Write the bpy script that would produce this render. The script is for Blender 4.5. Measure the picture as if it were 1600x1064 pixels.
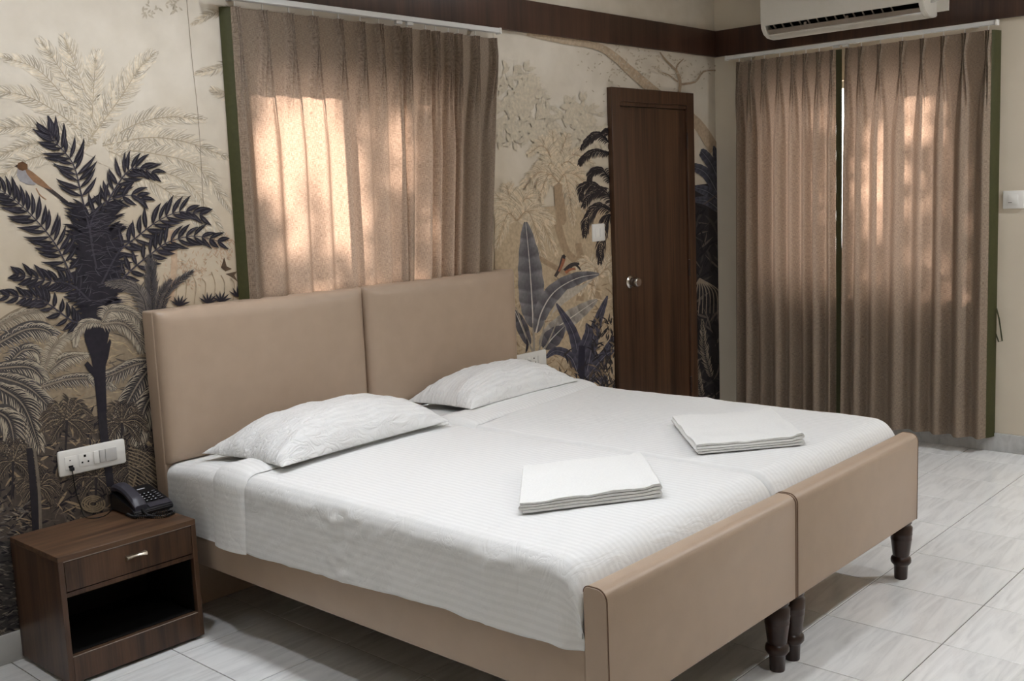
import bpy, bmesh, math, random
import numpy as np
from mathutils import Vector, Matrix, noise as mnoise

for o in list(bpy.data.objects):
    bpy.data.objects.remove(o, do_unlink=True)
scene = bpy.context.scene
COL = scene.collection
random.seed(7)
PI = math.pi

# ------------------------------------------------------------------ camera
CAM_POS = np.array([-5.9657, -3.6027, 1.5193])
CAM_R = np.array([0.6695866, -0.74165083, -0.04009785])
CAM_U = np.array([0.12960751, 0.06351433, 0.98952909])
CAM_F = np.array([0.73133828, 0.6677724, -0.13865186])
FPX = 1633.44
cam_data = bpy.data.cameras.new('camera')
cam = bpy.data.objects.new('camera', cam_data)
COL.objects.link(cam)
m = Matrix.Identity(4)
for i in range(3):
    m[i][0], m[i][1], m[i][2], m[i][3] = CAM_R[i], CAM_U[i], -CAM_F[i], CAM_POS[i]
cam.matrix_world = m
cam_data.sensor_fit = 'HORIZONTAL'
cam_data.sensor_width = 36.0
cam_data.lens = FPX / 1600 * 36.0
cam_data.clip_start = 0.02
scene.camera = cam

# ------------------------------------------------------------------ view, sky, sun, lamps
scene.view_settings.view_transform = 'Standard'
scene.view_settings.look = 'None'
scene.view_settings.gamma = 1.0
scene.view_settings.use_curve_mapping = False
scene.view_settings.exposure = 0.0

world = bpy.data.worlds.new('sky')
scene.world = world
world.use_nodes = True
wbg = world.node_tree.nodes['Background']
wbg.inputs[0].default_value = (1.0, 0.93, 0.86, 1)
wbg.inputs[1].default_value = 8.0

SUN_DIR = Vector((-0.50, -0.70, -0.25)).normalized()
sun_data = bpy.data.lights.new('sun', 'SUN')
sun_data.energy = 75.0
sun_data.angle = math.radians(2.0)
sun_data.color = (1.0, 0.84, 0.70)
sun = bpy.data.objects.new('sun', sun_data)
sun.rotation_euler = SUN_DIR.to_track_quat('-Z', 'Y').to_euler()
sun.location = (4, 4, 6)
COL.objects.link(sun)

CEIL = 2.86
def ceiling_lamp(name, loc, power, size, color, spread=180):
    d = bpy.data.lights.new(name, 'AREA')
    d.shape = 'DISK'; d.size = size; d.energy = power; d.color = color
    d.spread = math.radians(spread)
    o = bpy.data.objects.new(name, d); o.location = loc
    COL.objects.link(o)
    return o
LAMP = (.94, .98, 1.05)
for (lx, ly, lp, ls) in ((-3.80, -1.88, 6.5, 110), (-3.95, -.80, 9.0, 130), (-4.70, -.90, 12, 180), (-5.90, -.80, 3, 180), (-3.80, -3.42, 8, 150),
                         (-1.80, -.75, 4.0, 180), (-1.95, -3.42, 5, 150), (-.60, -3.40, 40, 180)):
    ceiling_lamp('unseen_ceiling_lamp', (lx, ly, CEIL - .02), lp, .15, LAMP, ls)  # unseen lamps: some read from shadow edges, the rest added to fit brightness

# ------------------------------------------------------------------ helpers
def s2l(c):
    out = []
    for v in c[:3]:
        v = v / 255.0
        out.append(v / 12.92 if v <= .04045 else ((v + .055) / 1.055) ** 2.4)
    return tuple(out)

def ray(px, py):
    return CAM_F + CAM_R * (px - 800) / FPX - CAM_U * (py - 532) / FPX
def on_back(px, py, v=0.0):
    d = ray(px, py); t = (v - CAM_POS[1]) / d[1]; return CAM_POS + t * d

def tag(o, label=None, cat=None, group=None, kind=None):
    if label: o['label'] = label
    if cat: o['category'] = cat
    if group: o['group'] = group
    if kind: o['kind'] = kind
    return o

def empty(name, loc, label=None, cat=None, group=None, kind=None):
    o = bpy.data.objects.new(name, None)
    o.empty_display_size = .05
    o.location = loc
    COL.objects.link(o)
    return tag(o, label, cat, group, kind)

def adopt(o, parent):
    if parent is not None:
        o.parent = parent
        # meshes are modelled in room coordinates, only the Empties carry an offset
        o.matrix_parent_inverse = Matrix.Translation(-parent.location)
    return o

def obj(name, me, mat=None, parent=None, smooth=False):
    o = bpy.data.objects.new(name, me)
    COL.objects.link(o)
    if mat is not None:
        me.materials.append(mat)
    if smooth:
        me.polygons.foreach_set('use_smooth', [True] * len(me.polygons))
    return adopt(o, parent)

def mesh(name, verts, faces, mat=None, parent=None, smooth=False, uv=None):
    me = bpy.data.meshes.new(name)
    me.from_pydata([tuple(map(float, v)) for v in verts], [], [tuple(f) for f in faces])
    if uv is not None:
        l = me.uv_layers.new(name='UVMap')
        vi = np.zeros(len(me.loops), dtype=np.int32); me.loops.foreach_get('vertex_index', vi)
        l.data.foreach_set('uv', np.asarray(uv, dtype=np.float32)[vi].ravel())
    me.update()
    return obj(name, me, mat, parent, smooth)

def from_bm(name, bm, mat=None, parent=None, smooth=False):
    me = bpy.data.meshes.new(name)
    bmesh.ops.recalc_face_normals(bm, faces=bm.faces)
    bm.to_mesh(me); bm.free()
    return obj(name, me, mat, parent, smooth)

def bm_box(bm, lo, hi, bev=0, seg=2):
    r = bmesh.ops.create_cube(bm, size=1.0)
    vs = r['verts']
    for v in vs:
        v.co = Vector([(lo[i] + hi[i]) / 2 + v.co[i] * (hi[i] - lo[i]) for i in range(3)])
    if bev > 0:
        es = set()
        for v in vs:
            es.update(v.link_edges)
        bmesh.ops.bevel(bm, geom=list(es), offset=bev, segments=seg, affect='EDGES', profile=.5)

def box(name, lo, hi, mat, parent=None, bev=0.0, seg=2, smooth=None):
    bm = bmesh.new(); bm_box(bm, lo, hi, bev, seg)
    o = from_bm(name, bm, mat, parent, smooth=False)
    if bev > 0 and (smooth is None or smooth):
        auto_smooth(o)
    return o

def auto_smooth(o, ang=40):
    me = o.data
    me.polygons.foreach_set('use_smooth', [True] * len(me.polygons))
    bm = bmesh.new(); bm.from_mesh(me)
    for e in bm.edges:
        if len(e.link_faces) == 2 and e.calc_face_angle(0) > math.radians(ang):
            e.smooth = False
    bm.to_mesh(me); bm.free()

def tube(name, pts, rad, mat, parent=None, n=8, closed=False):
    pts = [Vector(p) for p in pts]
    V, Fc = [], []
    N = len(pts)
    prev = None
    for i, p in enumerate(pts):
        t = (pts[min(i + 1, N - 1)] - pts[max(i - 1, 0)]).normalized()
        if prev is None:
            a = Vector((0, 0, 1)) if abs(t.z) < .9 else Vector((1, 0, 0))
            nrm = t.cross(a).normalized()
        else:
            nrm = (prev - t * prev.dot(t)).normalized()
        prev = nrm
        b = t.cross(nrm)
        r = rad[i] if hasattr(rad, '__len__') else rad
        for k in range(n):
            th = 2 * PI * k / n
            V.append(p + (nrm * math.cos(th) + b * math.sin(th)) * r)
    for i in range(N - 1):
        for k in range(n):
            Fc.append((i * n + k, i * n + (k + 1) % n, (i + 1) * n + (k + 1) % n, (i + 1) * n + k))
    Fc.append(tuple(range(n - 1, -1, -1))); Fc.append(tuple((N - 1) * n + k for k in range(n)))
    return mesh(name, V, Fc, mat, parent, smooth=True)

def lathe(name, prof, origin, mat, parent=None, n=20, axis='z'):
    V, Fc = [], []
    for (r, h) in prof:
        for k in range(n):
            th = 2 * PI * k / n
            a, b = r * math.cos(th), r * math.sin(th)
            if axis == 'z': v = (a, b, h)
            elif axis == 'y': v = (a, h, b)
            else: v = (h, a, b)
            V.append((origin[0] + v[0], origin[1] + v[1], origin[2] + v[2]))
    for i in range(len(prof) - 1):
        for k in range(n):
            Fc.append((i * n + k, i * n + (k + 1) % n, (i + 1) * n + (k + 1) % n, (i + 1) * n + k))
    Fc.append(tuple(range(n - 1, -1, -1))); Fc.append(tuple((len(prof) - 1) * n + k for k in range(n)))
    o = mesh(name, V, Fc, mat, parent)
    bm = bmesh.new(); bm.from_mesh(o.data); bmesh.ops.recalc_face_normals(bm, faces=bm.faces); bm.to_mesh(o.data); bm.free()
    auto_smooth(o, 50)
    return o

def catmull(pts, n):
    pts = [np.array(p, float) for p in pts]
    if len(pts) == 2:
        return [pts[0] + (pts[1] - pts[0]) * t for t in np.linspace(0, 1, n)]
    P = [2 * pts[0] - pts[1]] + pts + [2 * pts[-1] - pts[-2]]
    out = []
    S = len(pts) - 1
    for t in np.linspace(0, S, n):
        k = min(int(t), S - 1); u = t - k
        a, b, c, d = P[k], P[k + 1], P[k + 2], P[k + 3]
        out.append(.5 * (2 * b + (c - a) * u + (2 * a - 5 * b + 4 * c - d) * u * u + (3 * b - a - 3 * c + d) * u ** 3))
    return out

def sm(a, b, x):
    t = min(1, max(0, (x - a) / (b - a))); return t * t * (3 - 2 * t)
def nz(x, y, z=0.0):
    return mnoise.noise(Vector((x, y, z)))

# ------------------------------------------------------------------ materials
def new_mat(name):
    mt = bpy.data.materials.new(name); mt.use_nodes = True
    nt = mt.node_tree
    return mt, nt, nt.nodes['Principled BSDF']

def N(nt, typ, **kw):
    n = nt.nodes.new(typ)
    for k, v in kw.items():
        setattr(n, k, v)
    return n

def ramp(nt, stops):
    r = N(nt, 'ShaderNodeValToRGB')
    e = r.color_ramp.elements
    while len(e) < len(stops):
        e.new(.5)
    for i, (p, c) in enumerate(stops):
        e[i].position = p; e[i].color = (*c, 1)
    return r

def plain(name, col, rough=.5, spec=.5, metal=0, noise_amt=.06, nscale=40, bump=0.0, bscale=200):
    mt, nt, b = new_mat(name)
    tc = N(nt, 'ShaderNodeTexCoord')
    nt_ = N(nt, 'ShaderNodeTexNoise'); nt_.inputs['Scale'].default_value = nscale
    nt.links.new(tc.outputs['Object'], nt_.inputs['Vector'])
    c = Vector(col)
    r = ramp(nt, [(.3, tuple(c * (1 - noise_amt))), (.7, tuple(min(1, v) for v in c * (1 + noise_amt)))])
    nt.links.new(nt_.outputs['Fac'], r.inputs[0])
    nt.links.new(r.outputs[0], b.inputs['Base Color'])
    b.inputs['Roughness'].default_value = rough
    b.inputs['Specular IOR Level'].default_value = spec
    b.inputs['Metallic'].default_value = metal
    if bump > 0:
        n2 = N(nt, 'ShaderNodeTexNoise'); n2.inputs['Scale'].default_value = bscale
        nt.links.new(tc.outputs['Object'], n2.inputs['Vector'])
        bp = N(nt, 'ShaderNodeBump'); bp.inputs['Strength'].default_value = bump; bp.inputs['Distance'].default_value = .002
        nt.links.new(n2.outputs['Fac'], bp.inputs['Height'])
        nt.links.new(bp.outputs[0], b.inputs['Normal'])
    return mt

def wood(name, dark, light, scale=(14, 14, .8), rough=.38, spec=.45):
    mt, nt, b = new_mat(name)
    tc = N(nt, 'ShaderNodeTexCoord'); mp = N(nt, 'ShaderNodeMapping')
    mp.inputs['Scale'].default_value = scale
    nt.links.new(tc.outputs['Object'], mp.inputs['Vector'])
    n1 = N(nt, 'ShaderNodeTexNoise'); n1.inputs['Scale'].default_value = 1.3; n1.inputs['Detail'].default_value = 5; n1.inputs['Roughness'].default_value = .65
    n1.inputs['Distortion'].default_value = .35
    nt.links.new(mp.outputs[0], n1.inputs['Vector'])
    mp2 = N(nt, 'ShaderNodeMapping'); mp2.inputs['Scale'].default_value = tuple(s * 6 if s > 3 else s * 2 for s in scale)
    nt.links.new(tc.outputs['Object'], mp2.inputs['Vector'])
    n2 = N(nt, 'ShaderNodeTexNoise'); n2.inputs['Scale'].default_value = 2.0; n2.inputs['Detail'].default_value = 3
    nt.links.new(mp2.outputs[0], n2.inputs['Vector'])
    r = ramp(nt, [(.30, dark), (.52, tuple((a * .45 + c * .55) for a, c in zip(dark, light))), (.72, light)])
    mx = N(nt, 'ShaderNodeMath', operation='MULTIPLY_ADD')
    nt.links.new(n2.outputs['Fac'], mx.inputs[0]); mx.inputs[1].default_value = .28
    sb = N(nt, 'ShaderNodeMath', operation='SUBTRACT'); nt.links.new(n1.outputs['Fac'], sb.inputs[0]); sb.inputs[1].default_value = .14
    nt.links.new(sb.outputs[0], mx.inputs[2])
    nt.links.new(mx.outputs[0], r.inputs[0])
    nt.links.new(r.outputs[0], b.inputs['Base Color'])
    b.inputs['Roughness'].default_value = rough
    b.inputs['Specular IOR Level'].default_value = spec
    return mt

M = {}
M['wall'] = plain('wall_paint', s2l((214, 203, 184)), .7, .25, 0, .02, 6, .15, 120)
M['ceiling'] = plain('ceiling_paint', s2l((232, 226, 216)), .8, .2, 0, .02, 5)
M['wood'] = wood('walnut_laminate_vertical', s2l((42, 28, 20)), s2l((94, 66, 46)), scale=(22, 22, .7))
M['wood_h'] = wood('walnut_laminate_lengthwise', s2l((58, 41, 30)), s2l((114, 85, 62)), scale=(1.2, 22, 22))
M['wood_n'] = wood('walnut_laminate_front', s2l((50, 35, 26)), s2l((98, 70, 50)), scale=(16, 16, 1.0))
M['wood_band'] = wood('walnut_band', s2l((46, 29, 21)), s2l((82, 56, 42)), scale=(9, 9, .5), rough=.45)
M['leg'] = plain('dark_turned_wood', s2l((48, 28, 20)), .28, .5, 0, .2, 30)
M['leather'] = plain('beige_leatherette', s2l((172, 151, 131)), .42, .42, 0, .025, 14, .12, 380)
M['seam'] = plain('seam_thread', s2l((110, 86, 68)), .7, .2)
M['white_plastic'] = plain('white_plastic', s2l((232, 230, 224)), .28, .5, 0, .01)
M['grey_plastic'] = plain('grey_plastic', s2l((196, 194, 190)), .3, .5, 0, .01)
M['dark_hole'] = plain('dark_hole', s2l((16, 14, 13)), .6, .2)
M['black_plastic'] = plain('black_plastic', s2l((22, 21, 24)), .32, .5, 0, .05)
M['black_soft'] = plain('black_rubber', s2l((15, 14, 15)), .35, .5, 0, .05)
M['key_grey'] = plain('pale_key_legend', s2l((200, 200, 205)), .5, .3)
M['charcoal'] = plain('charcoal_plastic', s2l((58, 56, 64)), .4, .5, 0, .05)
M['chrome'] = plain('brushed_steel', (.62, .6, .57), .18, .5, 1.0, .02)
M['handle'] = plain('brass_nickel', (.78, .70, .58), .28, .5, 1.0, .02)
M['alu'] = plain('white_aluminium', s2l((214, 214, 212)), .35, .5, 0, .01)
M['ac_white'] = plain('ac_white', s2l((226, 222, 212)), .35, .5, 0, .01)
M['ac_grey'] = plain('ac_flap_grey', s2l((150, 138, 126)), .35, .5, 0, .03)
M['frame_pvc'] = plain('window_frame', s2l((190, 186, 180)), .5, .3)
M['grout'] = plain('grout', s2l((96, 92, 88)), .8, .2)
M['towel'] = plain('terry_cotton', s2l((234, 234, 231)), .95, .1, 0, .025, 160, .5, 900)

def marble(name, bright):
    mt, nt, b = new_mat(name)
    tc = N(nt, 'ShaderNodeTexCoord')
    mp = N(nt, 'ShaderNodeMapping'); mp.inputs['Rotation'].default_value = (0, 0, math.radians(46)); mp.inputs['Scale'].default_value = (1.8, 13, 6)
    nt.links.new(tc.outputs['Object'], mp.inputs['Vector'])
    n1 = N(nt, 'ShaderNodeTexNoise'); n1.inputs['Scale'].default_value = 1.5; n1.inputs['Detail'].default_value = 6; n1.inputs['Roughness'].default_value = .58; n1.inputs['Distortion'].default_value = 1.1
    nt.links.new(mp.outputs[0], n1.inputs['Vector'])
    g = tuple(v * .74 for v in bright); h = tuple(v * .90 for v in bright)
    r = ramp(nt, [(.28, g), (.42, h), (.55, bright), (.75, tuple(min(1, v * 1.06) for v in bright))])
    nt.links.new(n1.outputs['Fac'], r.inputs[0])
    nt.links.new(r.outputs[0], b.inputs['Base Color'])
    b.inputs['Roughness'].default_value = .08
    b.inputs['Specular IOR Level'].default_value = .5
    return mt
M['tile'] = marble('marble_print_tile', s2l((240, 240, 238)))
M['skirt'] = marble('marble_skirting', s2l((200, 200, 198)))

def linen():
    mt, nt, b = new_mat('linen_curtain')
    nt.nodes.remove(b)
    out = nt.nodes['Material Output']
    uv = N(nt, 'ShaderNodeUVMap')
    def weave(sx, sy, sc):
        mp = N(nt, 'ShaderNodeMapping'); mp.inputs['Scale'].default_value = (sx, sy, 1)
        nt.links.new(uv.outputs[0], mp.inputs['Vector'])
        n = N(nt, 'ShaderNodeTexNoise'); n.inputs['Scale'].default_value = sc; n.inputs['Detail'].default_value = 2
        nt.links.new(mp.outputs[0], n.inputs['Vector'])
        return n
    a = weave(1, 11, 60); c = weave(11, 1, 60)
    ad = N(nt, 'ShaderNodeMath', operation='ADD'); nt.links.new(a.outputs['Fac'], ad.inputs[0]); nt.links.new(c.outputs['Fac'], ad.inputs[1])
    hf = N(nt, 'ShaderNodeMath', operation='MULTIPLY'); nt.links.new(ad.outputs[0], hf.inputs[0]); hf.inputs[1].default_value = .5
    r = ramp(nt, [(.36, s2l((122, 107, 93))), (.64, s2l((166, 150, 133)))])
    nt.links.new(hf.outputs[0], r.inputs[0])
    df = N(nt, 'ShaderNodeBsdfDiffuse'); nt.links.new(r.outputs[0], df.inputs['Color'])
    r2 = ramp(nt, [(.36, (.16, .105, .08)), (.64, (.62, .44, .35))])
    nt.links.new(hf.outputs[0], r2.inputs[0])
    tl = N(nt, 'ShaderNodeBsdfTranslucent'); nt.links.new(r2.outputs[0], tl.inputs['Color'])
    mx = N(nt, 'ShaderNodeMixShader'); mx.inputs[0].default_value = .16
    nt.links.new(df.outputs[0], mx.inputs[1]); nt.links.new(tl.outputs[0], mx.inputs[2])
    bp = N(nt, 'ShaderNodeBump'); bp.inputs['Strength'].default_value = .12; bp.inputs['Distance'].default_value = .001
    nt.links.new(hf.outputs[0], bp.inputs['Height']); nt.links.new(bp.outputs[0], df.inputs['Normal'])
    nt.links.new(mx.outputs[0], out.inputs['Surface'])
    return mt
M['linen'] = linen()
M['green'] = plain('olive_green_lining', s2l((62, 62, 33)), .6, .3, 0, .08, 60)

def sheet_mat(name, period, c0, c1, crease=.20, cscale=1.5):
    mt, nt, b = new_mat(name)
    uv = N(nt, 'ShaderNodeUVMap')
    sep = N(nt, 'ShaderNodeSeparateXYZ'); nt.links.new(uv.outputs[0], sep.inputs[0])
    ml = N(nt, 'ShaderNodeMath', operation='MULTIPLY'); nt.links.new(sep.outputs['X'], ml.inputs[0]); ml.inputs[1].default_value = 2 * PI / period
    sn = N(nt, 'ShaderNodeMath', operation='SINE'); nt.links.new(ml.outputs[0], sn.inputs[0])
    md = N(nt, 'ShaderNodeMath', operation='MULTIPLY_ADD'); nt.links.new(sn.outputs[0], md.inputs[0]); md.inputs[1].default_value = 2.0; md.inputs[2].default_value = .5
    md.use_clamp = True
    r = ramp(nt, [(0, c0), (1, c1)])
    nt.links.new(md.outputs[0], r.inputs[0]); nt.links.new(r.outputs[0], b.inputs['Base Color'])
    rr = N(nt, 'ShaderNodeMapRange'); rr.inputs[3].default_value = .72; rr.inputs[4].default_value = .5
    nt.links.new(md.outputs[0], rr.inputs[0]); nt.links.new(rr.outputs[0], b.inputs['Roughness'])
    b.inputs['Specular IOR Level'].default_value = .35
    tc = N(nt, 'ShaderNodeTexCoord')
    mp = N(nt, 'ShaderNodeMapping'); mp.inputs['Scale'].default_value = (5, 14, 6); mp.inputs['Rotation'].default_value = (0, 0, .5)
    nt.links.new(tc.outputs['Object'], mp.inputs['Vector'])
    n = N(nt, 'ShaderNodeTexNoise'); n.inputs['Scale'].default_value = cscale; n.inputs['Detail'].default_value = 3; n.inputs['Distortion'].default_value = 1.2
    nt.links.new(mp.outputs[0], n.inputs['Vector'])
    bp = N(nt, 'ShaderNodeBump'); bp.inputs['Strength'].default_value = crease; bp.inputs['Distance'].default_value = .018
    sb = N(nt, 'ShaderNodeMath', operation='SUBTRACT'); nt.links.new(n.outputs['Fac'], sb.inputs[0]); sb.inputs[1].default_value = .5
    ab = N(nt, 'ShaderNodeMath', operation='ABSOLUTE'); nt.links.new(sb.outputs[0], ab.inputs[0])
    pw = N(nt, 'ShaderNodeMath', operation='POWER'); nt.links.new(ab.outputs[0], pw.inputs[0]); pw.inputs[1].default_value = .6
    nt.links.new(pw.outputs[0], bp.inputs['Height']); nt.links.new(bp.outputs[0], b.inputs['Normal'])
    return mt
M['sheet'] = sheet_mat('satin_stripe_cotton', .0225, s2l((226, 226, 224)), s2l((231, 231, 229)))
M['pillowcase'] = sheet_mat('satin_stripe_pillowcase', .0225, s2l((226, 226, 224)), s2l((231, 231, 229)), .55, 2.4)

def glass():
    mt, nt, b = new_mat('window_glass')
    nt.nodes.remove(b); out = nt.nodes['Material Output']
    t = N(nt, 'ShaderNodeBsdfTransparent'); t.inputs[0].default_value = (.93, .95, .95, 1)
    g = N(nt, 'ShaderNodeBsdfGlossy'); g.inputs['Roughness'].default_value = .03
    mx = N(nt, 'ShaderNodeMixShader'); mx.inputs[0].default_value = .07
    nt.links.new(t.outputs[0], mx.inputs[1]); nt.links.new(g.outputs[0], mx.inputs[2]); nt.links.new(mx.outputs[0], out.inputs['Surface'])
    return mt
M['glass'] = glass()

def wallpaper():
    mt, nt, b = new_mat('mural_wallpaper_ground')
    tc = N(nt, 'ShaderNodeTexCoord'); sp = N(nt, 'ShaderNodeSeparateXYZ')
    nt.links.new(tc.outputs['Object'], sp.inputs[0])
    n1 = N(nt, 'ShaderNodeTexNoise'); n1.inputs['Scale'].default_value = 1.9; n1.inputs['Detail'].default_value = 6; n1.inputs['Roughness'].default_value = .6
    nt.links.new(tc.outputs['Object'], n1.inputs['Vector'])
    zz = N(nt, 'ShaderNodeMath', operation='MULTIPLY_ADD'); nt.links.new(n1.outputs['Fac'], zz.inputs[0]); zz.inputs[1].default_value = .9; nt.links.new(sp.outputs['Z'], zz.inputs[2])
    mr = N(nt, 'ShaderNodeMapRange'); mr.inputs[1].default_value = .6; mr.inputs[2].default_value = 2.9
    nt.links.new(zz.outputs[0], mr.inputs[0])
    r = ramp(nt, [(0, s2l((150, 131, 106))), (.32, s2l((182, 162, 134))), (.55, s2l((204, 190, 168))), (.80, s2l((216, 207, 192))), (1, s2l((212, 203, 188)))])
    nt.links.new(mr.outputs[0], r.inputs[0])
    n2 = N(nt, 'ShaderNodeTexNoise'); n2.inputs['Scale'].default_value = 7; n2.inputs['Detail'].default_value = 5
    nt.links.new(tc.outputs['Object'], n2.inputs['Vector'])
    r2 = ramp(nt, [(.35, (.90, .89, .87)), (.65, (1, 1, 1))])
    nt.links.new(n2.outputs['Fac'], r2.inputs[0])
    mx = N(nt, 'ShaderNodeMixRGB', blend_type='MULTIPLY'); mx.inputs[0].default_value = 1
    nt.links.new(r.outputs[0], mx.inputs[1]); nt.links.new(r2.outputs[0], mx.inputs[2])
    nt.links.new(mx.outputs[0], b.inputs['Base Color'])
    b.inputs['Roughness'].default_value = .6; b.inputs['Specular IOR Level'].default_value = .25
    return mt
M['wallpaper'] = wallpaper()
def print_mat():
    mt, nt, b = new_mat('mural_ink')
    a = N(nt, 'ShaderNodeVertexColor', layer_name='ink')
    tc = N(nt, 'ShaderNodeTexCoord')
    n2 = N(nt, 'ShaderNodeTexNoise'); n2.inputs['Scale'].default_value = 60; n2.inputs['Detail'].default_value = 4
    nt.links.new(tc.outputs['Object'], n2.inputs['Vector'])
    r2 = ramp(nt, [(.3, (.82, .82, .82)), (.7, (1.12, 1.12, 1.12))])
    nt.links.new(n2.outputs['Fac'], r2.inputs[0])
    mx = N(nt, 'ShaderNodeMixRGB', blend_type='MULTIPLY'); mx.inputs[0].default_value = 1
    nt.links.new(a.outputs[0], mx.inputs[1]); nt.links.new(r2.outputs[0], mx.inputs[2])
    nt.links.new(mx.outputs[0], b.inputs['Base Color'])
    b.inputs['Roughness'].default_value = .6; b.inputs['Specular IOR Level'].default_value = .25
    return mt
M['ink'] = print_mat()

# ------------------------------------------------------------------ room shell
XL, YF = -6.9, -4.6          # far left wall, wall behind the camera
T = .16                      # wall thickness
W1 = (-3.50, -2.40, .98, 2.04)      # window in the back wall: x0, x1, z0, z1
W2 = (-1.52, -.35, .87, 2.10)       # window in the right wall: y0, y1, z0, z1

def wall_with_hole(name, axis, span, hole, mat):
    bm = bmesh.new()
    a0, a1 = span; h0, h1, z0, z1 = hole
    segs = [((a0, h0), (0, CEIL)), ((h1, a1), (0, CEIL)), ((h0, h1), (0, z0)), ((h0, h1), (z1, CEIL))]
    for (p, q), (zl, zh) in segs:
        if axis == 'x':
            bm_box(bm, (p, 0, zl), (q, T, zh))
        else:
            bm_box(bm, (0, p, zl), (T, q, zh))
    return tag(from_bm(name, bm, mat), kind='structure')

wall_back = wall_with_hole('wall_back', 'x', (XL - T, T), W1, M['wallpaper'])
wall_right = wall_with_hole('wall_right', 'y', (YF - T, 0), W2, M['wall'])
tag(box('wall_left', (XL - T, YF, 0), (XL, 0, CEIL), M['wall']), kind='structure')
tag(box('wall_front', (XL - T, YF - T, 0), (0, YF, CEIL), M['wall']), kind='structure')
tag(box('ceiling', (XL - T, YF - T, CEIL), (T, T, CEIL + .12), M['ceiling']), kind='structure')
floor = tag(box('floor', (XL - T, YF - T, -.10), (T, T, -.0025), M['grout']), kind='structure')

# floor tiles, 0.4 m, joints recessed
JX, JY, G = -.2367, -.02, .0016
xs = [0.0]; x = JX  # joint lines
while x > XL: xs.append(x); x -= .4
xs.append(XL)
ys = [0.0]; y = JY - .4
while y > YF: ys.append(y); y -= .4
ys.append(YF)
tile_cache = {}
for i in range(len(xs) - 1):
    for j in range(len(ys) - 1):
        w, d = xs[i] - xs[i + 1], ys[j] - ys[j + 1]
        key = (round(w, 3), round(d, 3))
        if key not in tile_cache:
            bm = bmesh.new()
            a, b2 = w / 2 - G, d / 2 - G
            e = .0012
            vs = [bm.verts.new(v) for v in [(-a, -b2, -.0025), (a, -b2, -.0025), (a, b2, -.0025), (-a, b2, -.0025),
                                           (-a, -b2, -e), (a, -b2, -e), (a, b2, -e), (-a, b2, -e),
                                           (-a + e, -b2 + e, 0), (a - e, -b2 + e, 0), (a - e, b2 - e, 0), (-a + e, b2 - e, 0)]]
            for k in range(4):
                l = (k + 1) % 4
                bm.faces.new([vs[k], vs[l], vs[4 + l], vs[4 + k]]); bm.faces.new([vs[4 + k], vs[4 + l], vs[8 + l], vs[8 + k]])
            bm.faces.new(vs[8:12])
            me = bpy.data.meshes.new('tile'); bm.to_mesh(me); bm.free(); me.materials.append(M['tile'])
            tile_cache[key] = me
        o = bpy.data.objects.new('tile', tile_cache[key]); COL.objects.link(o)
        o.location = ((xs[i] + xs[i + 1]) / 2, (ys[j] + ys[j + 1]) / 2, 0)
        o.parent = floor

tag(box('baseboard_back', (XL, -.012, 0), (-1.16, 0, .103), M['skirt'], bev=.002), kind='structure')
tag(box('baseboard_right', (-.012, YF, 0), (0, -.013, .103), M['skirt'], bev=.002), kind='structure')
tag(box('baseboard_corner', (-.30, -.012, 0), (0, 0, .103), M['skirt'], bev=.002), kind='structure')
tag(box('trim_1', (XL, -.022, 2.328), (0, 0, 2.486), M['wood_band'], bev=.001), kind='structure')
tag(box('trim_2', (-.022, YF, 2.328), (0, -.022, 2.486), M['wood_band'], bev=.001), kind='structure')

# windows
def window(name, axis, hole):
    a0, a1, z0, z1 = hole
    root = empty(name, (((a0 + a1) / 2), T / 2, z0) if axis == 'x' else (T / 2, (a0 + a1) / 2, z0), kind='structure')
    def bx(nm, p, q, zl, zh, d0, d1, mat):
        if axis == 'x': return box(nm, (p, d0, zl), (q, d1, zh), mat, root, .002, 1)
        return box(nm, (d0, p, zl), (d1, q, zh), mat, root, .002, 1)
    f = .04; d0, d1 = .06, .11
    bx('frame_side', a0, a0 + f, z0, z1, d0, d1, M['frame_pvc']); bx('frame_side', a1 - f, a1, z0, z1, d0, d1, M['frame_pvc'])
    bx('frame_top', a0 + f, a1 - f, z1 - f, z1, d0, d1, M['frame_pvc']); bx('frame_bottom', a0 + f, a1 - f, z0, z0 + f, d0, d1, M['frame_pvc'])
    mid = (a0 + a1) / 2
    bx('mullion', mid - .02, mid + .02, z0 + f, z1 - f, d0, d1, M['frame_pvc'])
    for p, q in ((a0 + f, mid - .02), (mid + .02, a1 - f)):
        bx('pane', p, q, z0 + f, z1 - f, .083, .087, M['glass'])
    return root
window('window_1', 'x', W1)
window('window_2', 'y', W2)

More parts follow.
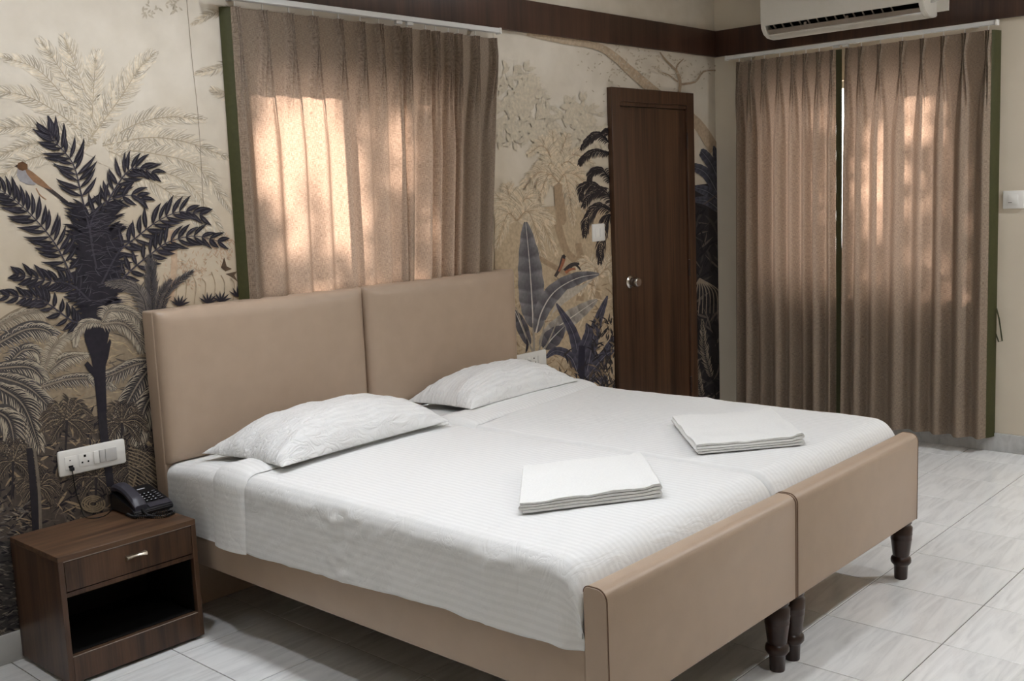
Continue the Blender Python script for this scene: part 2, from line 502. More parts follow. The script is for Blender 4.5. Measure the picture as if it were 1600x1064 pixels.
# ------------------------------------------------------------------ door
def door():
    x0, x1, zt = -1.153, -.308, 2.089
    root = empty('door_1', ((x0 + x1) / 2, -.02, 0), kind='structure')
    fw = .078
    box('door_frame_post', (x0, -.035, 0), (x0 + fw, 0, zt), M['wood'], root, .002, 1)
    box('door_frame_post', (x1 - fw, -.035, 0), (x1, 0, zt), M['wood'], root, .002, 1)
    box('door_frame_head', (x0 + fw, -.035, zt - fw), (x1 - fw, 0, zt), M['wood'], root, .002, 1)
    box('door_rebate', (x0 + fw, -.028, zt - fw - .022), (x1 - fw, -.0, zt - fw), M['wood'], root, .001, 1)
    leaf = box('door_leaf', (x0 + fw + .004, -.022, .008), (x1 - fw - .004, -.002, zt - fw - .026), M['wood'], root, .002, 1)
    kx, kz = -1.01, .985
    prof = [(.001, 0), (.036, 0), (.036, -.006), (.031, -.010), (.024, -.012), (.024, -.028), (.025, -.034), (.028, -.040), (.028, -.062), (.024, -.068), (.001, -.069)]
    knob = lathe('knob', [(r, h) for r, h in prof], (kx, -.022, kz), M['chrome'], root, 24, 'y')
    knob['label'] = 'brushed steel round door knob'
    for z in (1.80, 1.02, .28):
        lathe('hinge', [(.001, -.05), (.007, -.05), (.007, .05), (.001, .05)], (x1 - fw - .002, -.034, z), M['leg'], root, 10)
door()

# ------------------------------------------------------------------ mural print on the back wall
class Ink:
    def __init__(s):
        s.v, s.f, s.c = [], [], []
        s.k = 0
    def layer(s): s.k += 1
    def depth(s): return -.0006 - s.k * 6e-6
    def P(s, p):
        q = on_back(p[0], p[1]); return (q[0], s.depth(), q[2])
    def poly(s, pts, col, layer=True):
        if layer: s.layer()
        b = len(s.v)
        cols = col if isinstance(col, list) else [col] * len(pts)
        for p, c in zip(pts, cols):
            s.v.append(s.P(p)); s.c.append(s2l(c))
        # fan via from_pydata ngon
        s.f.append(tuple(range(b, b + len(pts))))
    def ribbon(s, pts, ws, cols, layer=False):
        if layer: s.layer()
        b = len(s.v); n = len(pts); jt = random.random() * 4e-6
        for i in range(n):
            t = np.array(pts[min(i + 1, n - 1)]) - np.array(pts[max(i - 1, 0)])
            L = math.hypot(*t) or 1
            nr = np.array([-t[1], t[0]]) / L
            for sg in (-1, 1):
                q_ = s.P(np.array(pts[i]) + nr * ws[i] * sg); s.v.append((q_[0], q_[1] - jt, q_[2])); s.c.append(s2l(cols[i]))
        for i in range(n - 1):
            s.f.append((b + 2 * i, b + 2 * i + 1, b + 2 * i + 3, b + 2 * i + 2))
    def stroke(s, pts, w0, w1, c0, c1=None, n=10, layer=True):
        c1 = c1 or c0
        q = catmull(pts, n)
        tt = np.linspace(0, 1, n)
        s.ribbon(q, [w0 + (w1 - w0) * t for t in tt], [tuple(np.array(c0) * (1 - t) + np.array(c1) * t) for t in tt], layer)
    def leaf(s, base, ang, L, w, c0, c1, bend=0.0, n=6, peak=.42):
        pts, ws, cs = [], [], []
        p = np.array(base, float); a = ang
        for i in range(n + 1):
            t = i / n
            pts.append(p.copy())
            ws.append(w * max(.04, (math.sin(PI * min(1, t ** (math.log(.5) / math.log(peak)))))))
            cs.append(tuple(np.array(c0) * (1 - t) + np.array(c1) * t))
            p = p + np.array([math.cos(a), math.sin(a)]) * L / n
            a += bend / n
        s.ribbon(pts, ws, cs)
    def frond(s, path, n, L, w, c0, c1, ang=1.0, bend=0.5, rach=None, rw=1.2, sides=(1, -1), gravity=0.0, prof=None, jit=.12, tipang=.5, hi=None, hiw=.5, under=None):
        """path in photo pixels, leaflets on both sides"""
        s.layer()
        q = catmull(path, 60)
        if under is not None:
            s.ribbon(q, [L * .45 * (math.sin(PI * (.12 + .86 * t)) ** .7) for t in np.linspace(0, 1, 60)], [under] * 60); s.layer()
        for sd in sides:
            for i in range(n):
                t = (i + .5) / n
                x = t * 59; k = min(int(x), 58); p = q[k] * (1 - (x - k)) + q[k + 1] * (x - k)
                tg = q[min(k + 2, 59)] - q[max(k - 1, 0)]
                a0 = math.atan2(tg[1], tg[0])
                pr = prof(t) if prof else (math.sin(PI * (.10 + .86 * t)) ** .6)
                aa = ang * (1 - t) + tipang * t
                a = a0 + sd * (aa + random.uniform(-jit, jit))
                bd = -sd * bend * random.uniform(.6, 1.3)
                if gravity:
                    # turn towards straight down (image +y)
                    diff = math.atan2(math.sin(PI / 2 - a), math.cos(PI / 2 - a))
                    bd += gravity * diff
                ll = L * pr * random.uniform(.85, 1.12)
                f = random.uniform(.85, 1.15)
                s.leaf(p, a, ll, w * random.uniform(.8, 1.2), tuple(np.array(c0) * f), tuple(np.array(c1) * f), bd)
                if hi is not None:
                    s.k += 1
                    s.leaf(p + np.array([math.cos(a), math.sin(a)]) * ll * .12, a, ll * .8, hiw, hi, hi, bd)
                    s.k -= 1
        s.layer(); s.layer()
        if rach: s.ribbon(q, [rw * (1 - .7 * t) for t in np.linspace(0, 1, 60)], [rach] * 60)

ink = Ink()
FAR, FARL, FARD = (188, 174, 151), (217, 208, 192), (178, 163, 139)
# pale fern crown, top left
far_fronds = [
    [(150, 225), (110, 165), (60, 110), (2, 88)], [(150, 225), (95, 180), (40, 150), (-30, 140)],
    [(150, 225), (120, 150), (85, 95), (62, 62)], [(150, 220), (135, 150), (112, 90), (100, 58)],
    [(142, 215), (145, 160), (148, 110), (150, 84)], [(142, 215), (170, 160), (205, 115), (236, 82)],
    [(140, 218), (190, 150), (215, 110), (240, 84)],
    [(160, 225), (210, 195), (260, 183), (318, 187)], [(160, 228), (230, 215), (290, 222), (358, 247)],
    [(170, 232), (240, 240), (310, 262), (362, 330)], [(170, 236), (230, 262), (300, 292), (360, 392)],
    [(140, 225), (80, 205), (30, 198), (-30, 205)], [(140, 228), (80, 222), (40, 228), (-20, 250)],
    [(180, 262), (240, 285), (300, 330), (330, 372)], [(130, 235), (75, 240), (20, 262), (-20, 300)]]
for f in far_fronds:
    f = [(p[0], p[1]) for p in f]
    ink.frond(f, 25, 30, 2.5, FAR, (200, 188, 168), ang=1.2, bend=.6, rach=FARD, rw=1.0, hi=FARL, hiw=.7, jit=.08)
for q in range(26):
    x0, y0 = random.uniform(0, 350), random.uniform(195, 430)
    ink.stroke([(x0, y0), (x0 + 22, y0 - 5), (x0 + 48, y0 + 6)], .8, .3, (206, 194, 174))
ink.stroke([(291, -5), (300, 95), (310, 190), (318, 330)], .5, .5, (150, 138, 120), n=12)
for (x0, y0) in [(235, 14), (272, 10)]:
    for q in range(16):
        ink.leaf((x0 + random.uniform(-14, 14), y0 + random.uniform(-8, 10)), random.uniform(0, 6), 9, 1.6, (182, 170, 150), (196, 186, 168))
for f in [[(372, 15), (335, 20), (300, 38)], [(378, 85), (345, 105), (305, 115)], [(388, 140), (355, 148), (330, 140)]]:
    ink.frond(f, 16, 17, 1.2, (188, 174, 152), (200, 188, 168), rach=(178, 164, 142), rw=.6)
# pinkish mid-ground shrubs and birds of the left part
for (x0, y0, r0) in [(315, 400, 42), (285, 430, 30), (345, 385, 26)]:
    ink.layer()
    for q in range(70):
        a = random.uniform(0, 2 * PI); rr = r0 * math.sqrt(random.random())
        ink.leaf((x0 + rr * math.cos(a), y0 + rr * .8 * math.sin(a)), random.uniform(0, 6), 7, .9, (184, 156, 130), (196, 172, 148))
for q in range(9):
    x0 = 240 + q * 15
    ink.stroke([(x0, 425 + (q % 3) * 5), (x0 + 6, 445), (x0 + 3, 475)], .9, .6, (166, 148, 124))
ink.stroke([(265, 360), (272, 400), (268, 470)], 6, 4, (190, 164, 138), n=8)
DK, DK2 = (37, 33, 41), (50, 46, 55)
# bird (left)
ink.stroke([(56, 280), (80, 298), (105, 317)], 3.6, 2.4, (84, 72, 66), (54, 50, 50))
ink.poly([(27, 264), (33, 260), (44, 263), (55, 274), (62, 284), (54, 289), (41, 288), (31, 283), (26, 274)], (152, 148, 148))
ink.poly([(38, 262), (50, 268), (66, 281), (82, 297), (68, 293), (52, 284), (42, 272)], (140, 106, 78))
ink.poly([(26, 260), (28, 255), (35, 252), (43, 257), (43, 264), (35, 267), (29, 265)], (96, 66, 42))
ink.poly([(27, 257), (22, 260), (27, 262)], (60, 50, 44))
ink.stroke([(56, 294), (62, 304), (72, 312)], .8, .6, (150, 110, 80))
# flying birds near the curtain
ink.poly([(345, 418), (350, 402), (354, 416), (362, 420), (352, 424)], (92, 74, 58))
ink.poly([(352, 428), (370, 424), (366, 430), (371, 440), (362, 433)], (96, 80, 64))

# ---- lower jungle ground (left)
ink.poly([(-60, 505), (0, 500), (60, 490), (110, 500), (160, 500), (230, 480), (260, 480), (420, 480), (420, 700), (340, 1150), (-900, 1400), (-900, 560), (-500, 520), (-250, 530)], (148, 132, 110))
ink.poly([(-60, 640), (30, 650), (80, 665), (150, 650), (240, 640), (420, 640), (420, 900), (340, 1150), (-900, 1400), (-900, 700), (-400, 660), (-120, 640)], (82, 73, 66))
random.seed(11)
ink.layer()
for q in range(900):
    x0, y0 = (random.uniform(-20, 300) if q < 420 else random.uniform(-600, -20)), random.uniform(505, 700)
    a = random.uniform(-.6, .6) + (PI if random.random() < .5 else 0)
    c = random.choice([(150, 130, 104), (168, 146, 116), (108, 96, 82), (88, 80, 74), (180, 160, 128)])
    ink.leaf((x0, y0), a, random.uniform(12, 30), random.uniform(.6, 1.5), c, c, random.uniform(-.8, .8))
    if q % 60 == 0: ink.layer()
for q in range(1900):
    x0 = random.uniform(-20, 300) if q < 800 else random.uniform(-600, -20)
    y0 = random.uniform(650, 860) - min(0, x0) * .15
    a = random.uniform(-1.2, 1.2) + PI / 2 * random.choice([0, 1, 2])
    c = random.choice([(124, 110, 92), (156, 136, 108), (44, 40, 44), (40, 36, 40), (36, 32, 36), (96, 86, 76)])
    ink.leaf((x0, y0), a, random.uniform(14, 38), random.uniform(.7, 2.2), c, c, random.uniform(-.9, .9))
    if q % 60 == 0: ink.layer()
ink.poly([(-900, 1020), (-300, 900), (-60, 850), (18, 845), (30, 850), (30, 1000), (-60, 1100), (-900, 1400)], (66, 62, 60))
for q in range(1500):
    x0 = random.uniform(-30, 40) if q < 400 else random.uniform(-500, -30)
    y0 = random.uniform(790, 1000) - min(0, x0) * .25
    c = random.choice([(110, 104, 98), (48, 44, 46), (34, 31, 34), (84, 78, 74), (140, 130, 116)])
    ink.leaf((x0, y0), random.uniform(-.7, .5), random.uniform(8, 20), random.uniform(.8, 1.8), c, c, random.uniform(-.6, .6))
    if q % 60 == 0: ink.layer()
random.seed(12)
GA, GB = (104, 99, 95), (52, 49, 53)
def arch(path, n=30, L=26, w=1.8, c0=GB, c1=GA, rach=(140, 128, 112), g=.75, hi=(178, 166, 146), hw=.65, under=(78, 73, 71)):
    ink.frond(path, n, L, w, c0, c1, ang=1.1, bend=.1, gravity=g, rach=rach, rw=1.5, hi=hi, hiw=hw, under=under)
arch([(-10, 512), (40, 489), (84, 488)], L=24, c0=(120, 110, 98), c1=(150, 136, 116), under=(140, 126, 106))
arch([(-10, 540), (40, 515), (75, 518), (88, 545)], L=28)
arch([(8, 575), (35, 548), (58, 550), (66, 575)], L=22)
arch([(75, 580), (100, 560), (136, 553)], L=22, c0=(70, 64, 62), c1=(120, 108, 94), under=(120, 106, 90))
arch([(70, 575), (85, 540), (118, 512)], L=18, c0=(120, 110, 98), c1=(150, 136, 116), under=(138, 122, 102))
arch([(-10, 576), (45, 574), (72, 598)], L=30)
arch([(-10, 586), (45, 606), (90, 650)], L=34)
arch([(-10, 600), (35, 632), (62, 700)], L=44, c0=(46, 43, 46), c1=(92, 86, 82), n=36)
arch([(-10, 640), (15, 660), (25, 720)], L=44, c0=(46, 43, 46), c1=(92, 86, 82), n=30)
arch([(64, 604), (110, 592), (152, 592), (179, 606)], L=20, under=(110, 98, 86))
arch([(240, 565), (210, 570), (165, 588), (142, 586)], L=24, under=(104, 94, 84))
arch([(250, 555), (215, 600), (185, 660), (178, 700)], L=34, c0=(38, 35, 38), c1=(82, 76, 72), n=36)
arch([(255, 590), (225, 640), (215, 700)], L=36, c0=(34, 31, 34), c1=(72, 66, 62), n=36)
# the print runs on past the left edge of the picture
for sx, sy in ((-150, 12), (-300, 26), (-440, 40)):
    for pth, L_ in (([(100, 545), (40, 505), (-20, 515), (-50, 545)], 30), ([(110, 600), (50, 560), (-10, 575), (-40, 610)], 34), ([(90, 640), (40, 610), (-20, 630), (-50, 690)], 40), ([(0, 690), (50, 640), (100, 650), (120, 690)], 36)):
        arch([(x_ + sx, y_ + sy) for x_, y_ in pth], L=L_, n=34)
for pth in ([(-160, 560), (-170, 470), (-210, 400), (-260, 370)], [(-160, 560), (-150, 460), (-140, 390), (-120, 350)], [(-160, 560), (-110, 480), (-60, 450), (-20, 455)], [(-160, 560), (-220, 500), (-290, 480), (-350, 500)],
            [(-420, 580), (-430, 480), (-470, 400), (-520, 370)], [(-420, 580), (-400, 480), (-360, 420), (-310, 410)]):
    ink.frond(pth, 20, 36, 3.7, DK, (34, 31, 38), ang=1.35, bend=.55, tipang=.65, rach=(62, 58, 66), rw=1.5, hi=(84, 81, 88), hiw=.45)
for pth in ([(-150, 330), (-180, 250), (-240, 190), (-300, 180)], [(-150, 330), (-150, 240), (-160, 170), (-190, 120)], [(-150, 330), (-110, 250), (-80, 200), (-60, 190)], [(-380, 350), (-400, 250), (-450, 190), (-500, 180)], [(-380, 350), (-370, 240), (-350, 170), (-330, 140)]):
    ink.frond(pth, 25, 30, 2.5, FAR, (200, 188, 168), ang=1.2, bend=.6, rach=FARD, rw=1.0, hi=FARL, hiw=.7, jit=.08)
# small dark palms
for (cx, cy, R) in [(104, 656, 44), (190, 660, 40), (60, 760, 34), (150, 745, 46), (215, 730, 40), (20, 720, 40), (-90, 760, 46), (-220, 770, 50), (-350, 800, 50)]:
    for k in range(9):
        a = -PI / 2 + (k - 4) * .62 + random.uniform(-.15, .15)
        ex, ey = cx + R * math.cos(a), cy + R * .72 * math.sin(a) + 8
        mx_, my_ = cx + R * .55 * math.cos(a), cy + R * .55 * math.sin(a) - 6
        ink.frond([(cx, cy), (mx_, my_), (ex, ey)], 14, 15, 1.2, (40, 36, 40), (54, 49, 50), gravity=.5, rach=(150, 134, 110), rw=.8, hi=(122, 108, 90), hiw=.35)
    ink.stroke([(cx, cy), (cx - 1, cy + 30), (cx - 3, cy + 60)], 2.2, 1.2, (52, 47, 48))
ink.stroke([(45, 700), (51, 760), (56, 835)], 5, 6, (44, 41, 45)); ink.stroke([(53, 700), (60, 760), (63, 835)], 2, 2.6, (120, 110, 98))
for rr in (18, 14, 10, 6):
    ink.stroke([(145 + rr * math.cos(a), 787 + rr * .7 * math.sin(a)) for a in np.linspace(-.5, 5.4, 12)], 1.3, 1.0, (138, 122, 98) if rr % 4 else (64, 58, 54), n=20)
for k in range(12):
    ink.stroke([(200, 700 + k * 5), (222, 706 + k * 6), (244, 722 + k * 6)], .9, .7, (150, 134, 110))
ink.stroke([(158, 640), (163, 690), (172, 760)], 7, 6, (44, 41, 46), n=8)

# ---- the dark palm
ink.poly([(132, 350), (150, 330), (166, 345), (178, 385), (181, 430), (174, 478), (162, 505), (140, 505), (127, 480), (121, 430), (122, 385)], DK)
ink.poly([(122, 440), (182, 430), (178, 480), (166, 540), (164, 580), (166, 642), (152, 645), (147, 597), (142, 560), (132, 532), (128, 500)], DK)
ink.poly([(147, 590), (136, 578), (131, 570), (136, 564), (150, 580)], DK); ink.poly([(160, 560), (166, 538), (171, 529), (173, 534), (168, 560), (163, 575)], DK)
for k in range(64):
    t = k / 63; y0 = 330 + 165 * t
    hw = 8 + 34 * math.sin(PI * min(1, .25 + t * .75)) ** .8
    for sg in (-1, 1):
        a = -PI / 2 + sg * (.55 + .75 * t + random.uniform(-.25, .25))
        x_ = 150 + sg * random.uniform(.1, .55) * hw
        ink.leaf((x_, y0 + 8), a, random.uniform(30, 46) * (1 - .25 * t), 3.4, DK, (34, 31, 38), sg * .8)
ink.layer()
pal = [([(145, 385), (126, 303), (113, 256), (86, 222), (76, 206)], 19, 40),
       ([(160, 330), (176, 300), (195, 272), (212, 262), (240, 270)], 13, 32),
       ([(158, 443), (184, 395), (212, 371), (245, 346), (280, 331), (316, 336)], 17, 34),
       ([(178, 450), (202, 424), (237, 395), (263, 378), (303, 369), (345, 378)], 17, 30),
       ([(128, 470), (100, 408), (79, 372), (47, 335), (16, 308), (-20, 285)], 23, 38),
       ([(140, 470), (110, 445), (68, 437), (24, 428)], 13, 28),
       ([(126, 505), (110, 500), (78, 477), (62, 467), (35, 464), (-8, 459)], 15, 26),
       ([(150, 420), (140, 360), (150, 330), (172, 312), (205, 305), (222, 312)], 12, 30)]
for path, n, L in pal:
    ink.frond(path, n, L, 3.7, DK, (34, 31, 38), ang=1.35, bend=.55, tipang=.65, rach=(62, 58, 66), rw=1.5, hi=(84, 81, 88), hiw=.45,
              prof=lambda t: .55 + .5 * math.sin(PI * (.15 + .75 * t)), jit=.16)
for k in range(70):
    x0, y0 = random.uniform(112, 190), random.uniform(330, 480)
    ink.stroke([(x0, y0), (x0 + 14, y0 - 3), (x0 + 26, y0 + 2)], .5, .2, (74, 70, 78), n=4, layer=(k % 10 == 0))
# grey plumes beside the trunk
PG = dict(c0=(74, 70, 70), c1=(120, 112, 104), rach=(64, 60, 60))
ink.frond([(222, 540), (228, 500), (222, 465), (200, 445), (168, 442)], 40, 24, 1.5, (92, 87, 84), (132, 122, 110), gravity=.5, ang=1.0, rach=(60, 56, 58), hi=(48, 45, 48), hiw=.4, under=(110, 102, 94))
ink.frond([(238, 500), (236, 450), (234, 402)], 34, 26, 1.1, (56, 53, 56), (96, 90, 86), ang=.7, bend=.3, tipang=.4, rach=(50, 47, 50), rw=1)
ink.frond([(248, 500), (262, 455), (300, 424)], 26, 16, 1.1, (60, 56, 58), (96, 90, 86), ang=.8, bend=.3, rach=(50, 47, 50), rw=1)
ink.frond([(242, 500), (250, 460), (266, 438)], 20, 13, 1.1, (60, 56, 58), (110, 102, 94), ang=.8, bend=.3, rach=(50, 47, 50), rw=1)
arch([(156, 506), (190, 505), (212, 525), (224, 550)], L=26, w=1.3, c0=(50, 47, 50), c1=(120, 110, 98), under=(120, 108, 94))
arch([(158, 504), (135, 504), (120, 520), (116, 540)], L=16, w=1.6, c0=(92, 86, 82), c1=(120, 110, 100), under=(96, 90, 84))
arch([(160, 500), (172, 485), (205, 490), (230, 520)], L=22, w=1.3, c0=(92, 86, 82), c1=(130, 120, 106), under=(120, 110, 98))
for (x0, y0) in [(280, 470), (325, 466), (345, 464), (372, 456)]:
    for a in np.linspace(-2.7, -.5, 6): ink.leaf((x0, y0 + 8), a, 18, 1.6, DK, (60, 56, 60), .3)
random.seed(13)

# ---- right part: between the curtain and the door
SEP, SEPD, SEPL = (184, 163, 136), (163, 140, 113), (206, 191, 166)
ink.layer()
for (cx, cy, R, nn) in [(808, 135, 36, 80), (830, 165, 34, 80), (800, 190, 40, 90), (905, 180, 26, 70), (920, 215, 24, 60), (850, 210, 26, 60)]:
    for q in range(nn):
        a = random.uniform(0, 2 * PI); rr = R * math.sqrt(random.random())
        if q % 6 == 0: ink.layer()
        ink.leaf((cx + rr * math.cos(a), cy + rr * .9 * math.sin(a)), random.uniform(0, 6.2), 16, 3.4, (197, 185, 164), (201, 190, 170))
ink.poly([(772, 330), (800, 330), (880, 320), (955, 330), (975, 420), (975, 660), (772, 660)], (184, 164, 136))
def sep_palm(cx, cy, tips, L=20, c0=SEP, c1=(196, 178, 152), hi=SEPL, rc=SEPD, g=.35):
    for (ex, ey) in tips:
        mx_, my_ = (cx + ex) / 2 + (cx - ex) * .04, min(cy, ey) - abs(ex - cx) * .12 - 6 if ey > cy - 30 else (cy + ey) / 2
        ink.frond([(cx, cy), (mx_, my_), (ex, ey)], 30, L, 1.3, c0, c1, ang=1.1, bend=.3, gravity=g, rach=rc, rw=.9, hi=hi, hiw=.5)
sep_palm(868, 265, [(862, 205), (885, 210), (845, 215), (825, 240), (830, 275), (905, 230), (925, 255), (915, 290), (845, 300)], 18, (190, 173, 148), (200, 184, 160))
ink.poly([(864, 288), (878, 286), (884, 345), (880, 352), (868, 350)], SEPD)
sep_palm(872, 285, [(815, 335), (800, 320), (835, 330), (900, 320), (918, 340), (925, 300), (895, 350)], 22)
sep_palm(806, 345, [(770, 330), (775, 305), (790, 290), (815, 300), (835, 320), (862, 345), (868, 395), (775, 385), (850, 410)], 24)
ink.stroke([(870, 350), (885, 395), (915, 420), (935, 470)], 6, 5, SEPD); ink.stroke([(835, 400), (870, 420), (905, 440)], 4, 4, SEPD)
ink.stroke([(902, 380), (908, 420), (905, 470)], 5, 6, SEPD)
sep_palm(935, 430, [(900, 420), (905, 460), (960, 400), (965, 450), (920, 480)], 18)
for q in range(200):
    x0, y0 = random.uniform(775, 955), random.uniform(430, 610)
    c = random.choice([(170, 148, 118), (196, 176, 146), (150, 128, 102), (204, 186, 158)])
    ink.leaf((x0, y0), random.uniform(-1, 1) + random.choice([0, PI]), random.uniform(10, 22), random.uniform(.6, 1.6), c, c, random.uniform(-.8, .8))
    if q % 40 == 0: ink.layer()
# wandering branch under the wood band
ink.stroke([(822, 52), (870, 62), (930, 72), (958, 88), (985, 112), (1030, 150), (1085, 190), (1116, 235)], 4, 9, (183, 164, 140), (176, 156, 132), n=30)
ink.stroke([(1058, 160), (1061, 120), (1040, 95), (1030, 82)], 2.6, .8, (166, 146, 122)); ink.stroke([(1060, 126), (1056, 105), (1067, 92)], 1.6, .7, (166, 146, 122))
ink.stroke([(1062, 132), (1085, 128), (1098, 112), (1117, 110)], 1.8, 1.2, (166, 146, 122)); ink.stroke([(1058, 128), (1045, 118), (1030, 112)], 1.2, .6, (166, 146, 122))
ink.layer()
for q in range(230):
    x0, y0 = random.gauss(1010, 60), random.gauss(105, 22)
    if not 900 < x0 < 1116 or y0 < 60 or y0 > 165: continue
    ink.leaf((x0, y0), random.uniform(0, 6.2), random.uniform(3, 6), .9, (182, 170, 150), (190, 178, 158))
# dark palm hanging beside the door
for path, L in [([(950, 222), (935, 210), (920, 216), (907, 232)], 16), ([(952, 240), (930, 236), (912, 245), (904, 256)], 15), ([(955, 285), (940, 266), (925, 268), (918, 284)], 16),
                ([(945, 300), (925, 288), (910, 292), (906, 312)], 18), ([(958, 320), (945, 300), (925, 300), (910, 322)], 22), ([(955, 330), (935, 322), (918, 340), (912, 368)], 22),
                ([(955, 335), (945, 345), (938, 380), (936, 410)], 22), ([(955, 212), (948, 203), (938, 208)], 8)]:
    ink.frond(path, 26, L, 1.0, (38, 33, 35), (60, 52, 50), ang=.9, bend=.1, gravity=.9, rach=(34, 30, 32), rw=1.3)
ink.layer()
# big upright banana leaf
def blade(mid, wid, c_in, c_out, rib=(196, 190, 180), bands=7, rw=1.2):
    q = catmull(mid, 40)
    ink.layer()
    for sgn in (-1, 1):
        b = len(ink.v)
        for i in range(40):
            t = i / 39
            tg = q[min(i + 1, 39)] - q[max(i - 1, 0)]; nr = np.array([-tg[1], tg[0]]) / (math.hypot(*tg) or 1)
            w = wid * (max(.02, math.sin(PI * min(1, t ** .8 * .97 + .02))) ** .62) * (1 + .03 * math.sin(t * bands * 6.3))
            sh = .78 + .30 * ((t * bands) % 1.0)
            for k, f in enumerate((0, .5, 1)):
                c = np.array(c_in) * (1 - f) + np.array(c_out) * f
                ink.v.append(ink.P(q[i] + nr * sgn * w * f + tg / (math.hypot(*tg) or 1) * f * w * .22)); ink.c.append(s2l(np.minimum(255, c * sh)))
        for i in range(39):
            for k in range(2):
                a = b + i * 3 + k
                ink.f.append((a, a + 1, a + 4, a + 3))
    ink.layer()
    if rib: ink.ribbon(q, [rw * (1 - .7 * i / 39) for i in range(40)], [rib] * 40)
blade([(832, 512), (830, 470), (826, 410), (820, 347)], 20, (92, 89, 93), (134, 130, 131))
ink.stroke([(832, 505), (833, 540), (832, 560)], 1.6, 2, (150, 140, 128))
blade([(836, 520), (846, 485), (866, 455), (900, 435), (935, 428)], 13, (92, 89, 93), (126, 122, 124))
ink.poly([(868, 472), (885, 452), (910, 444), (928, 434), (905, 456), (880, 474), (862, 490), (852, 512)], (178, 168, 154))
blade([(842, 540), (865, 515), (900, 490), (932, 468)], 13, (150, 142, 134), (170, 162, 152), rib=(200, 192, 180))
blade([(848, 545), (862, 528), (880, 510)], 14, (76, 73, 78), (104, 100, 104), bands=3)
blade([(826, 540), (814, 510), (803, 485)], 9, (70, 67, 72), (98, 94, 98), bands=3)
for a in [(836, 560, 805, 480), (838, 560, 850, 500), (840, 560, 870, 500)]:
    ink.stroke([(a[0], a[1]), ((a[0] + a[2]) / 2, (a[1] + a[3]) / 2 + 5), (a[2], a[3])], 1.6, .8, (150, 140, 126))
# navy banana plants
NV, NV2 = (62, 60, 74), (88, 86, 98)
for mid, w in [([(908, 610), (904, 570), (894, 520), (868, 474)], 9), ([(910, 610), (920, 560), (930, 510), (948, 462)], 9), ([(912, 600), (905, 560), (918, 520), (915, 505)], 7), ([(908, 600), (935, 570), (958, 525)], 9),
               ([(906, 600), (892, 560), (868, 548), (850, 560)], 7), ([(912, 600), (935, 585), (948, 610)], 9), ([(906, 605), (880, 590), (858, 598)], 6), ([(915, 590), (945, 555), (960, 550)], 9)]:
    blade(mid, w, NV, NV2, rib=(120, 116, 124), bands=9, rw=.7)
ink.stroke([(908, 540), (907, 600), (910, 660)], 5, 6, (44, 42, 54))
random.seed(14)
for q in range(240):
    x0, y0 = random.gauss(905, 60), random.gauss(620, 28)
    if x0 > 975: continue
    c = random.choice([(58, 52, 50), (46, 42, 48), (150, 128, 100), (86, 74, 62), (40, 37, 42)])
    ink.leaf((x0, y0), random.uniform(-2.6, -.5), random.uniform(12, 30), random.uniform(1, 2.2), c, c, random.uniform(-.8, .8))
    if q % 40 == 0: ink.layer()
ink.layer()
for q in range(130):
    x0, y0 = random.uniform(922, 962), random.uniform(500, 615)
    c = random.choice([(58, 52, 50), (44, 40, 42), (130, 112, 90), (40, 37, 38)])
    ink.leaf((x0, y0), random.uniform(-2.6, -.5), random.uniform(8, 18), random.uniform(.8, 1.6), c, c, random.uniform(-.8, .8))
# pair of birds
ink.stroke([(879, 402), (874, 418), (866, 432)], 3.4, 2.2, (70, 60, 58)); ink.stroke([(880, 404), (877, 414), (872, 424)], 2.6, 1.6, (150, 96, 70))
ink.poly([(876, 400), (880, 397), (883, 401), (880, 405)], (44, 38, 38))
ink.stroke([(882, 424), (892, 414), (904, 412)], 4.6, 2, (60, 54, 54)); ink.stroke([(882, 426), (890, 421), (898, 420)], 2.4, 1.6, (156, 100, 72)); ink.stroke([(898, 413), (903, 418), (906, 422)], 2, 1, (52, 46, 46))
# strip right of the door
ink.poly([(1050, 300), (1080, 290), (1122, 285), (1140, 290), (1140, 720), (1050, 720)], (40, 36, 38))
for mid, w in [([(1128, 320), (1105, 275), (1085, 262), (1074, 266)], 8), ([(1130, 305), (1112, 260), (1098, 240), (1094, 237)], 8), ([(1130, 300), (1122, 260), (1114, 228)], 7), ([(1130, 320), (1105, 300), (1080, 292)], 8), ([(1130, 335), (1105, 315), (1078, 312)], 7)]:
    blade(mid, w, (58, 58, 68), (82, 82, 92), rib=(112, 112, 118), bands=8, rw=.7)
random.seed(15)
for q in range(170):
    x0, y0 = random.uniform(1072, 1126), random.uniform(310, 640)
    c = random.choice([(30, 27, 29), (24, 22, 24), (64, 58, 56), (96, 86, 78), (38, 35, 38)])
    ink.leaf((x0, y0), random.uniform(-2.8, -.3) + (PI if q % 3 == 0 else 0), random.uniform(14, 40), random.uniform(.8, 2.4), c, c, random.uniform(-1, 1))
    if q % 40 == 0: ink.layer()
for k in range(9):
    ink.stroke([(1092, 435), (1082 + k * 5, 455), (1078 + k * 6, 490)], 1.0, .5, (140, 126, 110))
for cx, cy in [(1086, 560), (1100, 530)]:
    ink.frond([(cx + 10, cy + 60), (cx, cy + 20), (cx - 4, cy - 30)], 26, 13, 1.0, (110, 100, 88), (140, 126, 108), rach=(60, 55, 52), rw=.8)
mural_me = bpy.data.meshes.new('mural_print')
mural_me.from_pydata([tuple(map(float, v)) for v in ink.v], [], ink.f)
at = mural_me.color_attributes.new('ink', 'FLOAT_COLOR', 'POINT')
at.data.foreach_set('color', np.concatenate([np.array(ink.c, dtype=np.float32), np.ones((len(ink.c), 1), np.float32)], 1).ravel())
mural = obj('mural_print', mural_me, M['ink'], wall_back)
mural['kind'] = 'stuff'
mural['label'] = 'printed tropical mural of dark palms, pale ferns and banana leaves'

